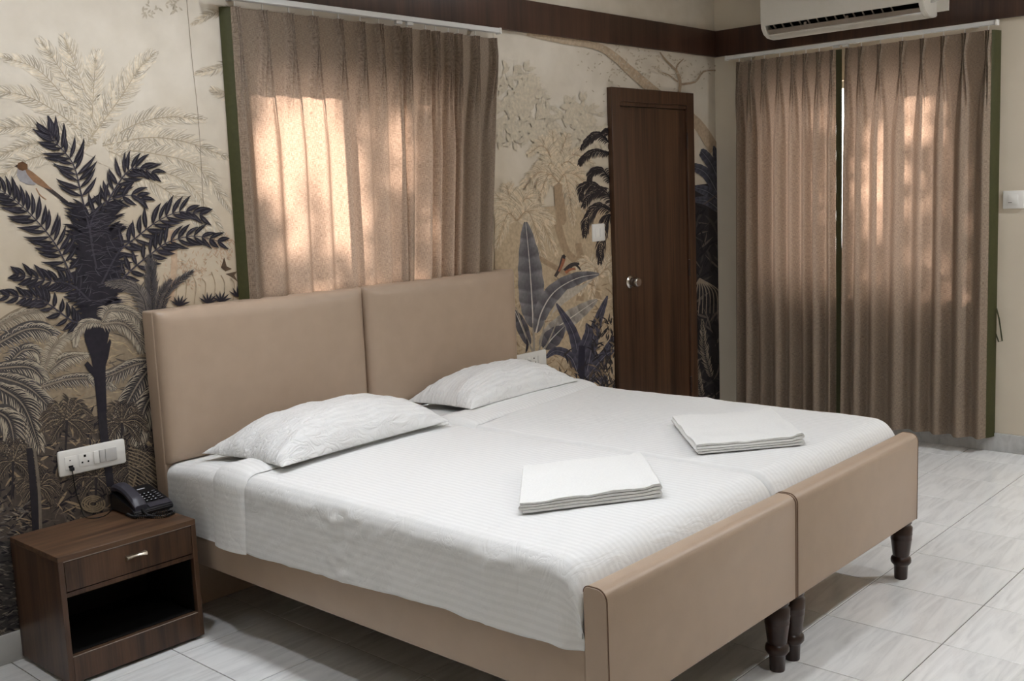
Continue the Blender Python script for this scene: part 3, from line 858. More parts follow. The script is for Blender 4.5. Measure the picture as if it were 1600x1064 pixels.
# ------------------------------------------------------------------ curtains
def rail(name, axis, a0, a1, z, off, label, carriers):
    """white curtain track; axis 'x' hangs on the back wall, 'y' on the right wall"""
    def W(a, d, zz): return (a, -d, zz) if axis == 'x' else (-d, a, zz)
    root = empty(name, W((a0 + a1) / 2, off, z), label, 'curtain rail')
    def bx(nm, p, q, d0, d1, zl, zh, mat, bev=.0015):
        A, B = W(p, d0, zl), W(q, d1, zh)
        return box(nm, [min(i, j) for i, j in zip(A, B)], [max(i, j) for i, j in zip(A, B)], mat, root, bev, 1)
    bx('track', a0, a1, off - .014, off + .014, z - .010, z + .012, M['alu'])
    bx('end_cap', a0 - .012, a0, off - .017, off + .017, z - .014, z + .014, M['white_plastic'])
    bx('end_cap', a1, a1 + .012, off - .017, off + .017, z - .014, z + .014, M['white_plastic'])
    for t in (.08, .5, .92):
        a = a0 + (a1 - a0) * t
        bx('bracket', a - .012, a + .012, .0, off - .014, z - .004, z + .008, M['alu'])
    for a in carriers:
        bx('master_carrier', a - .018, a + .018, off - .008, off + .008, z - .024, z - .0102, M['grey_plastic'])
    return root

def curtain(name, axis, top, bot, pleats, ztop, zbot, off, seed, label, group, amp=.045, edges=(1, 1), to_wall=(1, 1), edge_w=(.04, .035), lean=0.0, fullness=None):
    """pinch pleated panel; top/bot = (a0, a1) extents along the wall, pleats = fractions 0..1"""
    rnd = random.Random(seed)
    def W(a, d, z): return (a, -d, z) if axis == 'x' else (-d, a, z)
    cx = (top[0] + top[1]) / 2
    root = empty(name, W(cx, off, ztop), label, 'curtain', group)
    width = abs(top[1] - top[0])
    H = ztop - zbot
    HP = .10                                   # height of the pinch below the top edge
    rows = [0, .012, .025, .04, .055, .07, .083, .093, .10, .108, .118, .132, .15, .17, .195, .22, .25, .28] + list(np.linspace(.32, H - .1, 26)) + [H - .09, H - .05, H]
    P = [p * width for p in pleats]
    nP = len(P)
    A = [amp * rnd.uniform(.8, 1.2) for _ in P]
    dr = [rnd.uniform(-.010, .010) for _ in P]
    ph = rnd.uniform(0, 9)
    HALF, BET = 9, 5
    V, UV = [], []
    nc = None
    for h in rows:
        t = h / H
        g = sm(HP + .02, .60, h)
        lim_prev = 0.0
        pts = [(0.0, 0.0)]
        cen = [P[k] + dr[k] * g for k in range(nP)]
        for k in range(nP):
            left = (cen[k] - (cen[k - 1] if k else -cen[k])) / 2 * .96
            right = ((cen[k + 1] if k < nP - 1 else 2 * width - cen[k]) - cen[k]) / 2 * .96
            W0 = .021 - .0125 * sm(0, HP, h)
            depth = .026 + .012 * sm(0, HP, h)
            depth = depth + (A[k] - depth) * g
            fill = .15 + .6 * sm(.02, HP, h) - .35 * sm(HP, .2, h) * (1 - g)
            wl, wr = min(left, W0 + (left - W0) * g), min(right, W0 + (right - W0) * g)
            if h > HP:
                wob = .012 * sm(HP, .3, h) * (1 - g)
                wl, wr = min(left, wl + wob), min(right, wr + wob)
            e0 = pts[-1][0]; x0_ = cen[k] - wl
            for q in range(1, BET + 1): pts.append((e0 + (x0_ - e0) * q / (BET + 1), 0.0))
            for j in range(-HALF, HALF + 1):
                u = abs(j) / HALF
                fing = math.cos(1.5 * PI * u) ** 2
                env = math.cos(PI * u / 2) ** .5 if u < 1 else 0
                prof = (1 - g) * (fing + (1 - fing) * fill * env) * (1 if u < 1 else 0) + g * math.cos(PI * u / 2) ** 1.6
                pts.append((cen[k] + (wl if j < 0 else wr) * j / HALF, depth * prof))
        e0 = pts[-1][0]
        for q in range(1, BET + 2): pts.append((e0 + (width - e0) * q / (BET + 1), 0.0))
        nc = len(pts) - 1
        acc = 0
        for c, (s_, d) in enumerate(pts):
            if c: acc += math.hypot(s_ - pts[c - 1][0], d - pts[c - 1][1])
            fct = s_ / width
            a_top = top[0] + (top[1] - top[0]) * fct; a_bot = bot[0] + (bot[1] - bot[0]) * fct
            a_ = a_top + (a_bot - a_top) * t + lean * t
            d += .005 * nz(s_ * 9 + ph, h * 1.4, seed) * sm(.1, .6, h)
            V.append(W(a_, off + d - .012, ztop - h)); UV.append((s_ * 1.5, h))
    Fc = []
    R = len(rows)
    for i in range(R - 1):
        for c in range(nc):
            q = i * (nc + 1) + c
            Fc.append((q, q + 1, q + nc + 2, q + nc + 1))
    mesh('cloth', V, Fc, M['linen'], root, True, UV)
    # hem line
    # green lining strips at the leading edges
    for e, (use, ew) in enumerate(zip(edges, edge_w)):
        if not use: continue
        ca = 0 if e == 0 else nc
        sg = -1 if e == 0 else 1
        dirn = 1 if top[1] > top[0] else -1
        EV, EF = [], []
        for i, h in enumerate(rows):
            t = h / H
            bx_, by_, bz_ = V[i * (nc + 1) + ca]
            base = bx_ if axis == 'x' else by_
            dd = -by_ if axis == 'x' else -bx_
            for k in range(4):
                f = k / 3
                bulge = -.004 * math.sin(PI * f) + .0025 * nz(h * 14, f * 2, seed)
                EV.append(W(base + sg * dirn * ew * f, dd + ((.008 - dd) * f ** 2 if to_wall[e] else -.006 * f) + bulge * (1 - f), bz_))
        for i in range(R - 1):
            for k in range(3):
                q = i * 4 + k; EF.append((q, q + 1, q + 5, q + 4))
        me_ = mesh('green_border', EV, EF, M['green'], root, True)
        me_['label'] = 'olive green border strip of the curtain'
    for k, pk in enumerate(P):
        a = top[0] + (top[1] - top[0]) * pk / width
        d0 = off - .006
        A1, B1 = W(a - .0025, d0 - .002, ztop - .01), W(a + .0025, d0 + .002, ztop + .022)
        box('hook', [min(i, j) for i, j in zip(A1, B1)], [max(i, j) for i, j in zip(A1, B1)], M['white_plastic'], root)
    return root

def fr(lst, a0, a1): return [(v - a0) / (a1 - a0) for v in lst]
OFF = .095
OFB = .052
rail('curtain_rail', 'x', -3.70, -2.100, 2.306, .062, 'white curtain track above the window behind the bed', (-2.747, -2.682))
curtain('curtain', 'x', (-3.590, -2.735), (-3.600, -2.775), fr([-3.575, -3.448, -3.322, -3.202, -3.070, -2.952, -2.848, -2.748], -3.590, -2.735), 2.274, 1.1475, OFB, 3,
        'wide beige pinch pleated curtain panel glowing behind the left headboard half', 'curtains behind the bed', amp=.046, edge_w=(.030, .030), to_wall=(1, 0))
curtain('curtain', 'x', (-2.712, -2.108), (-2.800, -2.220), fr([-2.684, -2.572, -2.508, -2.425, -2.362, -2.245, -2.118], -2.712, -2.108), 2.272, 1.1475, OFB + .002, 5,
        'bunched beige pinch pleated curtain panel behind the right headboard half', 'curtains behind the bed', amp=.050, edges=(0, 1), edge_w=(.0, .024))
rail('curtain_rail', 'y', -1.735, -.150, 2.300, OFF, 'white curtain track under the air conditioner', (-.862, -.918))
curtain('curtain', 'y', (-.212, -.853), (-.190, -.862), fr([-.228, -.310, -.399, -.501, -.593, -.670, -.753, -.838], -.212, -.853), 2.268, .100, OFF, 8,
        'beige floor length curtain panel nearest the dark wood door', 'curtains on the side wall', amp=.060, edge_w=(.022, .034), to_wall=(1, 0))
curtain('curtain', 'y', (-.916, -1.712), (-.900, -1.728), fr([-.930, -1.008, -1.118, -1.244, -1.357, -1.467, -1.577, -1.697], -.916, -1.712), 2.268, .085, OFF, 9,
        'beige floor length curtain panel beside the white wall switch at right', 'curtains on the side wall', amp=.064, edge_w=(.010, .024), to_wall=(0, 1))
tie = tube('tie_band', [(-.030, -1.752, .80), (-.026, -1.766, .74), (-.022, -1.783, .622), (-.026, -1.766, .616), (-.03, -1.752, .66)], .004, M['green'], bpy.data.objects['curtain.003'], 6)

# ------------------------------------------------------------------ beds
YFOOT = -2.128
def cushion_panel(name, x0, x1, y0, depth, z0, z1, mat, parent, n=28, edge=.055):
    V, Fc = [], []
    for j in range(n + 1):
        for i in range(n + 1):
            u, v = i / n, j / n
            # cluster near edges
            u = .5 - .5 * math.cos(PI * u); v = .5 - .5 * math.cos(PI * v)
            x, z = x0 + (x1 - x0) * u, z0 + (z1 - z0) * v
            dx = min(u, 1 - u) * (x1 - x0); dz = min(v, 1 - v) * (z1 - z0)
            fx = math.sqrt(max(0, 1 - max(0, 1 - dx / edge) ** 2)); fz = math.sqrt(max(0, 1 - max(0, 1 - dz / edge) ** 2))
            bul = .78 + .22 * math.sin(PI * u) * math.sin(PI * v)
            V.append((x, y0 - depth * min(fx, fz) ** .8 * bul - .004 * fx * fz, z))
    for j in range(n):
        for i in range(n):
            q = j * (n + 1) + i
            Fc.append((q, q + 1, q + n + 2, q + n + 1))
    return mesh(name, V, Fc, mat, parent, True)

LEG_PROF = [(.001, 0), (.023, 0), (.024, .004), (.026, .052), (.030, .056), (.0375, .066), (.038, .074), (.036, .084), (.029, .090), (.031, .096), (.034, .12), (.0385, .155), (.0395, .158), (.0385, .161),
            (.040, .176), (.041, .179), (.040, .182), (.041, .205), (.034, .212), (.0335, .216), (.038, .221), (.038, .232), (.001, .232)]

def bed(x0, x1, label):
    root = empty('bed', ((x0 + x1) / 2, -1.1, 0), label, 'bed', 'leatherette single beds pushed together')
    hb = box('headboard', (x0, -.090, 0.0), (x1, -.014, 1.148), M['leather'], root, .008, 3)
    cushion_panel('headboard_cushion', x0 + .003, x1 - .003, -.0885, .046, .578, 1.149, M['leather'], hb)
    prof = []
    for (cy, cz, r_, a0_, a1_) in ((YFOOT + .010, .237, .010, 1.5, 1.0), (YFOOT + .030, .533, .030, 1.0, .5), (YFOOT + .054, .545, .018, .5, 0), (YFOOT + .066, .233, .006, 0, -.5)):
        for q in range(7):
            an = PI * (a0_ + (a1_ - a0_) * q / 6)
            prof.append((cy + r_ * math.cos(an), cz + r_ * math.sin(an)))
    bm = bmesh.new()
    secs = [(x0 + .0005, .985), (x0 + .004, 1.0), (x1 - .004, 1.0), (x1 - .0005, .985)]
    rings = []
    for (xx, k_) in secs:
        my, mz = YFOOT + .036, .395
        rings.append([bm.verts.new((xx, my + (y_ - my) * (1 - (1 - k_) * 3), mz + (z_ - mz) * k_)) for y_, z_ in prof])
    np_ = len(prof)
    for i in range(3):
        for q in range(np_):
            bm.faces.new([rings[i][q], rings[i][(q + 1) % np_], rings[i + 1][(q + 1) % np_], rings[i + 1][q]])
    bm.faces.new(rings[0]); bm.faces.new(rings[3])
    fb = from_bm('footboard', bm, M['leather'], root); auto_smooth(fb, 35)
    for xx in (x0 + .0035, x1 - .0035):
        tube('piping', [(xx, y_, z_) for y_, z_ in prof[3:21]], .0017, M['seam'], fb, 6)
    box('side_rail', (x0 + .004, YFOOT + .07, .228), (x0 + .040, -.088, .415), M['leather'], root, .010, 3)
    box('side_rail', (x1 - .040, YFOOT + .07, .228), (x1 - .004, -.088, .415), M['leather'], root, .010, 3)
    box('bed_base', (x0 + .040, YFOOT + .072, .262), (x1 - .040, -.09, .300), M['wood_n'], root, .002, 1)
    for xx in (x0 + .047, x1 - .047):
        lathe('leg', LEG_PROF, (xx, YFOOT + .042, 0), M['leg'], root, 20)
    return root
B1 = (-4.052, -3.0785); B2 = (-3.0725, -2.099)
bed(*B1, 'beige leatherette bed beside the nightstand, near the camera')
bed(*B2, 'beige leatherette bed on the far side, nearer the door')

def mattress(x0, x1, label):
    V, Fc, UV = [], [], []
    ny, prof = 60, []
    # cross-section from left bottom over the top to the right bottom
    r = .045; zb, zt = .3005, .597
    xa, xb = x0 + .0005, x1 - .003
    pts = [(xa, zb)]
    for z in np.linspace(zb + .02, zt - r, 8): pts.append((xa, z))
    for a in np.linspace(0, PI / 2, 8)[1:]: pts.append((xa + r - r * math.cos(a), zt - r + r * math.sin(a)))
    for x in np.linspace(xa + r, xb - r, 34)[1:]: pts.append((x, zt))
    for a in np.linspace(0, PI / 2, 8)[1:]: pts.append((xb - r + r * math.sin(a), zt - r + r * math.cos(a)))
    for z in np.linspace(zt - r, zb, 8)[1:]: pts.append((xb, z))
    acc = 0
    n = len(pts)
    for j in range(ny + 1):
        t = j / ny; y = -.094 + (YFOOT + .078 + .094) * t
        drop = .020 * (1 - sm(0, .12, t)) + .05 * sm(.95, 1, t) ** 2
        acc = 0
        for i, (x, z) in enumerate(pts):
            if i: acc += math.hypot(x - pts[i - 1][0], z - pts[i - 1][1])
            k = sm(zb, zt, z)
            lo = .338 + .10 * sm(.45, .8, -y)
            z = max(z, lo)
            bulge = .006 * nz(x * 6, y * 6, 3) * (1 if z > .35 else 0)
            V.append((x + (.004 * nz(y * 7, z * 7, 1) if i < 12 else 0), y, z - drop * k + bulge * .5)); UV.append((acc, y))
    for j in range(ny):
        for i in range(n - 1):
            q = j * n + i; Fc.append((q, q + n, q + n + 1, q + 1))
    Fc.append(tuple(range(n - 1, -1, -1))); Fc.append(tuple(ny * n + i for i in range(n)))
    o = mesh('mattress', V, Fc, M['sheet'], None, True, UV)
    bm = bmesh.new(); bm.from_mesh(o.data); bmesh.ops.recalc_face_normals(bm, faces=bm.faces); bm.to_mesh(o.data); bm.free()
    auto_smooth(o, 60)
    return tag(o, label, 'mattress', 'mattresses on the beds')
mattress(*B1, 'white striped fitted mattress on the bed beside the nightstand')
mattress(*B2, 'white striped fitted mattress on the bed nearer the door')

def sheet_section(side, x0, x1, zt, hem):
    """list of (x, z, top weight, arclength) from the gap edge across the top to the outer hem"""
    pts = []
    if side < 0: xi, xo, sg = x1 - .002, x0 - .007, -1
    else: xi, xo, sg = x0 + .002, x1 + .007, 1
    ri, ro = .024, .055
    for z in np.linspace(zt - .085, zt - ri, 4): pts.append((xi, z))
    for a in np.linspace(0, PI / 2, 8)[1:]: pts.append((xi + sg * (ri - ri * math.cos(a)), zt - ri + ri * math.sin(a)))
    for x in np.linspace(xi + sg * ri, xo - sg * ro, 70)[1:]: pts.append((x, zt))
    for a in np.linspace(0, PI / 2, 10)[1:]: pts.append((xo - sg * ro + sg * ro * math.sin(a), zt - ro + ro * math.cos(a)))
    for t in np.linspace(0, 1, 26)[1:]: pts.append((xo + sg * .012 * t ** 1.5, (zt - ro) * (1 - t) + hem * t))
    return pts

def bed_sheet(side, x0, x1, label, ystart, seed):
    zt = .612
    ny = 150
    foot_y = YFOOT + .0735
    V, Fc, UV = [], [], []
    n = None
    for j in range(ny + 1):
        t = j / ny
        y = -.47 + (foot_y + .47) * (1 - (1 - t) ** 1.25)
        hem = (.350 + .042 * sm(.5, 1.9, -y) + .010 * nz(y * 3.1, seed, 2) + .006 * nz(y * 11, seed, 7)) if side < 0 else .36
        pts = sheet_section(side, x0, x1, zt, hem)
        n = len(pts); acc = 0
        rr = .085
        dy = max(0, (foot_y + rr) * -1 + -y) if False else max(0, (foot_y + rr) - y)
        drop = rr - math.sqrt(max(0, rr * rr - min(dy, rr) ** 2))
        drop = drop * 1.25 + .012 * sm(-1.3, -1.95, y) * 0
        for i, (x, z) in enumerate(pts):
            if i: acc += math.hypot(x - pts[i - 1][0], z - pts[i - 1][1])
            topw = sm(hem, zt - .03, z)
            st = y + (x - x0) * .25 * (1 if side > 0 else .0)   # slanted start on the far bed
            wv = .0035 * nz(x * 5 + seed, y * 5, 0) + .0016 * nz(x * 16 + y * 9, y * 26 - x * 8, seed)
            # a few tension creases
            cr = .0022 * math.exp(-((y + .9 + .35 * (x - x0)) / .03) ** 2) + .0025 * math.exp(-((y + 1.42 - .2 * (x - x0)) / .02) ** 2)
            # side wrinkles
            sd = 0
            if z < zt - .03:
                sd = .006 * nz(y * 6, z * 4, seed) + .004 * nz(y * 20 + z * 26, z * 16 - y * 6, seed) + .010 * math.exp(-((y + 1.10) / .09) ** 2) * nz(y * 26, z * 30, 2) + .003 * math.exp(-((y + .87) / .012) ** 2) + .003 * math.exp(-((y + 1.74) / .012) ** 2)
            pinch = .02 * math.exp(-((y - foot_y) / .035) ** 2) * (1 - topw)
            V.append((x + (sd + .0) * (1 if side > 0 else -1) + (pinch if side < 0 else -pinch), y, z - drop * topw + (wv + cr) * topw)); UV.append((acc, y))
    for j in range(ny):
        for i in range(n - 1):
            q = j * n + i; Fc.append((q, q + 1, q + n + 1, q + n))
    o = mesh('bed_sheet', V, Fc, M['sheet'], None, True, UV)
    md = o.modifiers.new('thickness', 'SOLIDIFY'); md.thickness = .002; md.offset = 0
    tag(o, label, 'bed sheet', 'top sheets turned down on the beds')
    # turned-back cuff: a flattened roll of sheet lying over the top sheet
    CV, CF, CU = [], [], []
    y_a0, y_b0, y_a1, y_b1 = ystart
    m_ = 14
    hem = .345 if side < 0 else .36
    pts = sheet_section(side, x0, x1, zt + .001, hem)
    npt = len(pts); acc = 0
    for i, (x, z) in enumerate(pts):
        if i: acc += math.hypot(x - pts[i - 1][0], z - pts[i - 1][1])
        t = (x - x0) / (x1 - x0)
        t = min(1, max(0, t))
        ya = y_a0 + (y_a1 - y_a0) * t; yb = y_b0 + (y_b1 - y_b0) * t
        # outward normal of the section
        a, b = pts[max(0, i - 1)], pts[min(npt - 1, i + 1)]
        tx, tz = b[0] - a[0], b[1] - a[1]; L = math.hypot(tx, tz) or 1
        nx, nz_ = (tz / L, -tx / L) if side < 0 else (-tz / L, tx / L)
        if i in (0,): nx, nz_ = (1, 0) if side < 0 else (-1, 0)
        for k in range(2 * m_):
            if k < m_:
                f = k / (m_ - 1); h = .0008 + (.021 if side < 0 else .026) * (max(0, math.sin(PI * (f * .955 + .045))) ** .45) * (1 - .25 * f)
                h += .0022 * nz(acc * 12, f * 3 + seed, 5)
            else:
                f = 1 - (k - m_) / (m_ - 1); h = .001
            CV.append((x + nx * h, ya + (yb - ya) * f + .006 * nz(acc * 4, seed, 1), z + nz_ * h)); CU.append((acc, f))
    K = 2 * m_
    for i in range(npt - 1):
        for k in range(K):
            CF.append((i * K + k, (i + 1) * K + k, (i + 1) * K + (k + 1) % K, i * K + (k + 1) % K))
    CF.append(tuple(range(K))); CF.append(tuple((npt - 1) * K + k for k in range(K - 1, -1, -1)))
    c = mesh('turned_back_cuff', CV, CF, M['sheet'], o, True, CU)
    bm = bmesh.new(); bm.from_mesh(c.data); bmesh.ops.recalc_face_normals(bm, faces=bm.faces); bm.to_mesh(c.data); bm.free()
    auto_smooth(c, 70)
    return o
bed_sheet(-1, *B1, 'white satin striped top sheet draped over the near bed side', (-.435, -.615, -.47, -.62), 1.3)
bed_sheet(1, *B2, 'white satin striped top sheet on the bed nearer the door', (-.54, -.74, -.43, -.62), 4.1)

# pillows
def pillow(corners, hgt, label, seed, flat=.3, sag=0.0):
    """corners: back-left, back-right, front-right, front-left, (x, y, z of the bottom seam)"""
    n = 56
    C = [np.array(c, float) for c in corners]
    V, Fc, UV = [], [], []
    L = np.linalg.norm(C[1] - C[0]); Wd = np.linalg.norm(C[3] - C[0])
    for s in (1, -1):
        for j in range(n + 1):
            for i in range(n + 1):
                u, v = .5 - .5 * math.cos(PI * i / n), .5 - .5 * math.cos(PI * j / n)
                # pull the sides in a little between the corners
                uu = u + .035 * math.sin(PI * v) * (1 - 2 * u); vv = v + .05 * math.sin(PI * u) * (1 - 2 * v)
                p = C[0] * (1 - uu) * (1 - vv) + C[1] * uu * (1 - vv) + C[2] * uu * vv + C[3] * (1 - uu) * vv
                e = (max(0, 1 - abs(2 * u - 1) ** 2.6) ** .55) * (max(0, 1 - abs(2 * v - 1) ** 2.6) ** .6)
                h = hgt * e
                if s > 0:
                    edge = 1 - abs(2 * v - 1)
                    wr = .013 * nz(u * 7 + seed, v * 5, 1) + .007 * nz(u * 14 + v * 16, v * 26 + seed, 2)
                    wr += .012 * abs(nz(u * 9 + v * 16, seed + v * 3, 4)) * max(0, 1 - e * .9)
                    z = h + wr * min(1, e * 4) + sag * math.sin(PI * u) * (1 - v)
                else:
                    z = -h * .16
                V.append((p[0], p[1], p[2] + z)); UV.append((v * Wd, u * L))
    K = (n + 1) ** 2
    for s in (0, 1):
        for j in range(n):
            for i in range(n):
                q = s * K + j * (n + 1) + i
                f = (q, q + n + 1, q + n + 2, q + 1) if s == 0 else (q, q + 1, q + n + 2, q + n + 1)
                Fc.append(f)
    o = mesh('pillow', V, Fc, M['pillowcase'], None, True, UV)
    bm = bmesh.new(); bm.from_mesh(o.data); bmesh.ops.remove_doubles(bm, verts=bm.verts, dist=.0006); bmesh.ops.recalc_face_normals(bm, faces=bm.faces); bm.to_mesh(o.data); bm.free()
    o.data.polygons.foreach_set('use_smooth', [True] * len(o.data.polygons))
    return tag(o, label, 'pillow', 'pillows in white striped cases')
pillow([(-3.965, -.205, .618), (-3.07, -.185, .618), (-3.135, -.665, .636), (-3.955, -.690, .636)], .138, 'flatter white striped pillow on the bed beside the nightstand', 2.0)
pillow([(-2.90, -.150, .620), (-2.16, -.145, .620), (-2.19, -.57, .642), (-2.945, -.600, .642)], .126, 'plump white striped pillow on the bed nearer the door', 6.0)

# folded towels
def towel(A, B, C_, D, z, label, seed, layers=4, th=.0072):
    A, B, C_, D = [np.array(p, float) for p in (A, B, C_, D)]
    # serpentine section along D->C, extruded C->B
    path = []
    gap = th * 1.22
    r = gap / 2
    for l in range(layers):
        zz = gap * (l + .5) + th * .1
        s0, s1 = .012 + .006 * (layers - l), 1 - .012
        xs_ = np.linspace(s0, s1, 22) if l % 2 == 0 else np.linspace(s1, s0, 22)
        Lg = np.linalg.norm(C_ - D)
        for x in xs_: path.append((x * Lg, zz))
        if l < layers - 1:
            ex = xs_[-1] * Lg; sg = 1 if l % 2 == 0 else -1
            for a in np.linspace(-PI / 2, PI / 2, 7)[1:-1]:
                path.append((ex + sg * (r * 1.5) * math.cos(a), zz + r + r * math.sin(a)))
    path = np.array(path)
    n = len(path)
    nor = []
    for i in range(n):
        t = path[min(i + 1, n - 1)] - path[max(0, i - 1)]; L = math.hypot(*t) or 1
        nor.append((-t[1] / L, t[0] / L))
    nor = np.array(nor)
    sec = np.concatenate([path + nor * th * .48, (path - nor * th * .48)[::-1]])
    K = len(sec); m_ = 16
    V, Fc = [], []
    dc = (C_ - D); Lg = np.linalg.norm(dc); top = np.array([A, B])
    for j in range(m_ + 1):
        f = j / m_
        o0 = D * (1 - f) + A * f; o1 = C_ * (1 - f) + B * f
        for (s, h) in sec:
            p = o0 + (o1 - o0) * (s / Lg)
            w = .0028 * nz(s * 8 + seed, f * 4, 0) * (h / (th * layers)) + .0012 * nz(s * 30, f * 30, seed)
            off = .004 * nz(h * 300, f * 3, seed)
            e = 1 + .35 * math.exp(-((s / Lg - .97) / .05) ** 2)
            V.append((p[0] + off, p[1] + off, z + h * e * (1 - .12 * f) + w * h / (th * 2)))
    for j in range(m_):
        for k in range(K):
            Fc.append((j * K + k, j * K + (k + 1) % K, (j + 1) * K + (k + 1) % K, (j + 1) * K + k))
    for e in (0, m_):
        for i in range(n - 1):
            f = (e * K + i, e * K + i + 1, e * K + K - 2 - i, e * K + K - 1 - i)
            Fc.append(f if e == 0 else f[::-1])
    o = mesh('towel', V, Fc, M['towel'])
    bm = bmesh.new(); bm.from_mesh(o.data); bmesh.ops.recalc_face_normals(bm, faces=bm.faces); bm.to_mesh(o.data); bm.free()
    auto_smooth(o, 50)
    return tag(o, label, 'towel', 'folded white towels on the beds')
towel((-3.517, -1.386), (-3.185, -1.624), (-3.476, -1.899), (-3.846, -1.661), .6165, 'folded white towel on the bed beside the nightstand', 1)
towel((-2.655, -1.389), (-2.347, -1.649), (-2.687, -1.955), (-3.003, -1.715), .6165, 'folded white towel on the bed nearer the door', 5)

# ------------------------------------------------------------------ nightstand
def nightstand():
    x0, x1, y0, y1, h = -4.600, -4.111, -.3715, -.0145, .437
    root = empty('nightstand', ((x0 + x1) / 2, (y0 + y1) / 2, 0), 'dark walnut nightstand with one drawer and an open shelf', 'nightstand')
    t = .018; zb = .012
    box('side_panel', (x0, y0, zb), (x0 + t, y1, h - t), M['wood_n'], root, .001, 1)
    box('side_panel', (x1 - t, y0, zb), (x1, y1, h - t), M['wood_n'], root, .001, 1)
    box('top', (x0, y0, h - t), (x1, y1, h), M['wood_h'], root, .001, 1)
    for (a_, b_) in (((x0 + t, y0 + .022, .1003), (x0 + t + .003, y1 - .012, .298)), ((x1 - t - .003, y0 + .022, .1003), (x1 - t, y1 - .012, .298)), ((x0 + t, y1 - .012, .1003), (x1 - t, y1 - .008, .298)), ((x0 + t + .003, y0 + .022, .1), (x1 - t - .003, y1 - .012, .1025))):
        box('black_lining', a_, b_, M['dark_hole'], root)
    box('back_panel', (x0 + t, y1 - .008, .09), (x1 - t, y1, h - t), M['wood_n'], root)
    box('shelf', (x0 + t, y0 + .004, .298), (x1 - t, y1 - .008, .313), M['wood_n'], root)
    box('bottom', (x0 + t, y0 + .016, .085), (x1 - t, y1 - .008, .100), M['wood_h'], root)
    box('plinth', (x0 + t, y0 + .001, zb), (x1 - t, y0 + .016, .100), M['wood_n'], root, .001, 1)
    dr = box('drawer', (x0 + t + .002, y0 + .001, .317), (x1 - t - .002, y0 + .019, h - t - .004), M['wood_n'], root, .001, 1)
    # thin grey edge strips under the top and along the plinth
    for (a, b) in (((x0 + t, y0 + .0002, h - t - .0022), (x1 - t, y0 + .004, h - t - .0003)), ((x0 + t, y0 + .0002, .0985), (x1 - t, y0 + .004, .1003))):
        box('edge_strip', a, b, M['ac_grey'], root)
    # handle: two feet and a bowed bar
    hx, hz = -4.341, .372
    V, Fc = [], []
    prof = []
    for i in range(13):
        u = i / 12; x = hx - .036 + .072 * u
        e = abs(2 * u - 1)
        d = .014 - .006 * (1 - e ** 2); hh = .0045 + .0035 * e ** 2
        for (dy, dz) in ((0, -hh), (-d, -hh * .8), (-d - .003, 0), (-d, hh * .8), (0, hh)):
            V.append((x, y0 + dy * 1.0 + .0005, hz + dz))
    for i in range(12):
        for k in range(5):
            Fc.append((i * 5 + k, i * 5 + (k + 1) % 5, (i + 1) * 5 + (k + 1) % 5, (i + 1) * 5 + k))
    Fc.append((0, 1, 2, 3, 4)); Fc.append((64, 63, 62, 61, 60))
    hd = mesh('handle', V, Fc, M['handle'], dr)
    bm = bmesh.new(); bm.from_mesh(hd.data); bmesh.ops.recalc_face_normals(bm, faces=bm.faces); bm.to_mesh(hd.data); bm.free()
    hd['label'] = 'small satin metal drawer handle'
    for (x, y) in ((x0 + .03, y0 + .03), (x1 - .03, y0 + .03), (x0 + .03, y1 - .03), (x1 - .03, y1 - .03)):
        lathe('foot', [(.001, 0), (.012, 0), (.012, .0125), (.001, .0125)], (x, y, 0), M['black_soft'], root, 10)
nightstand()

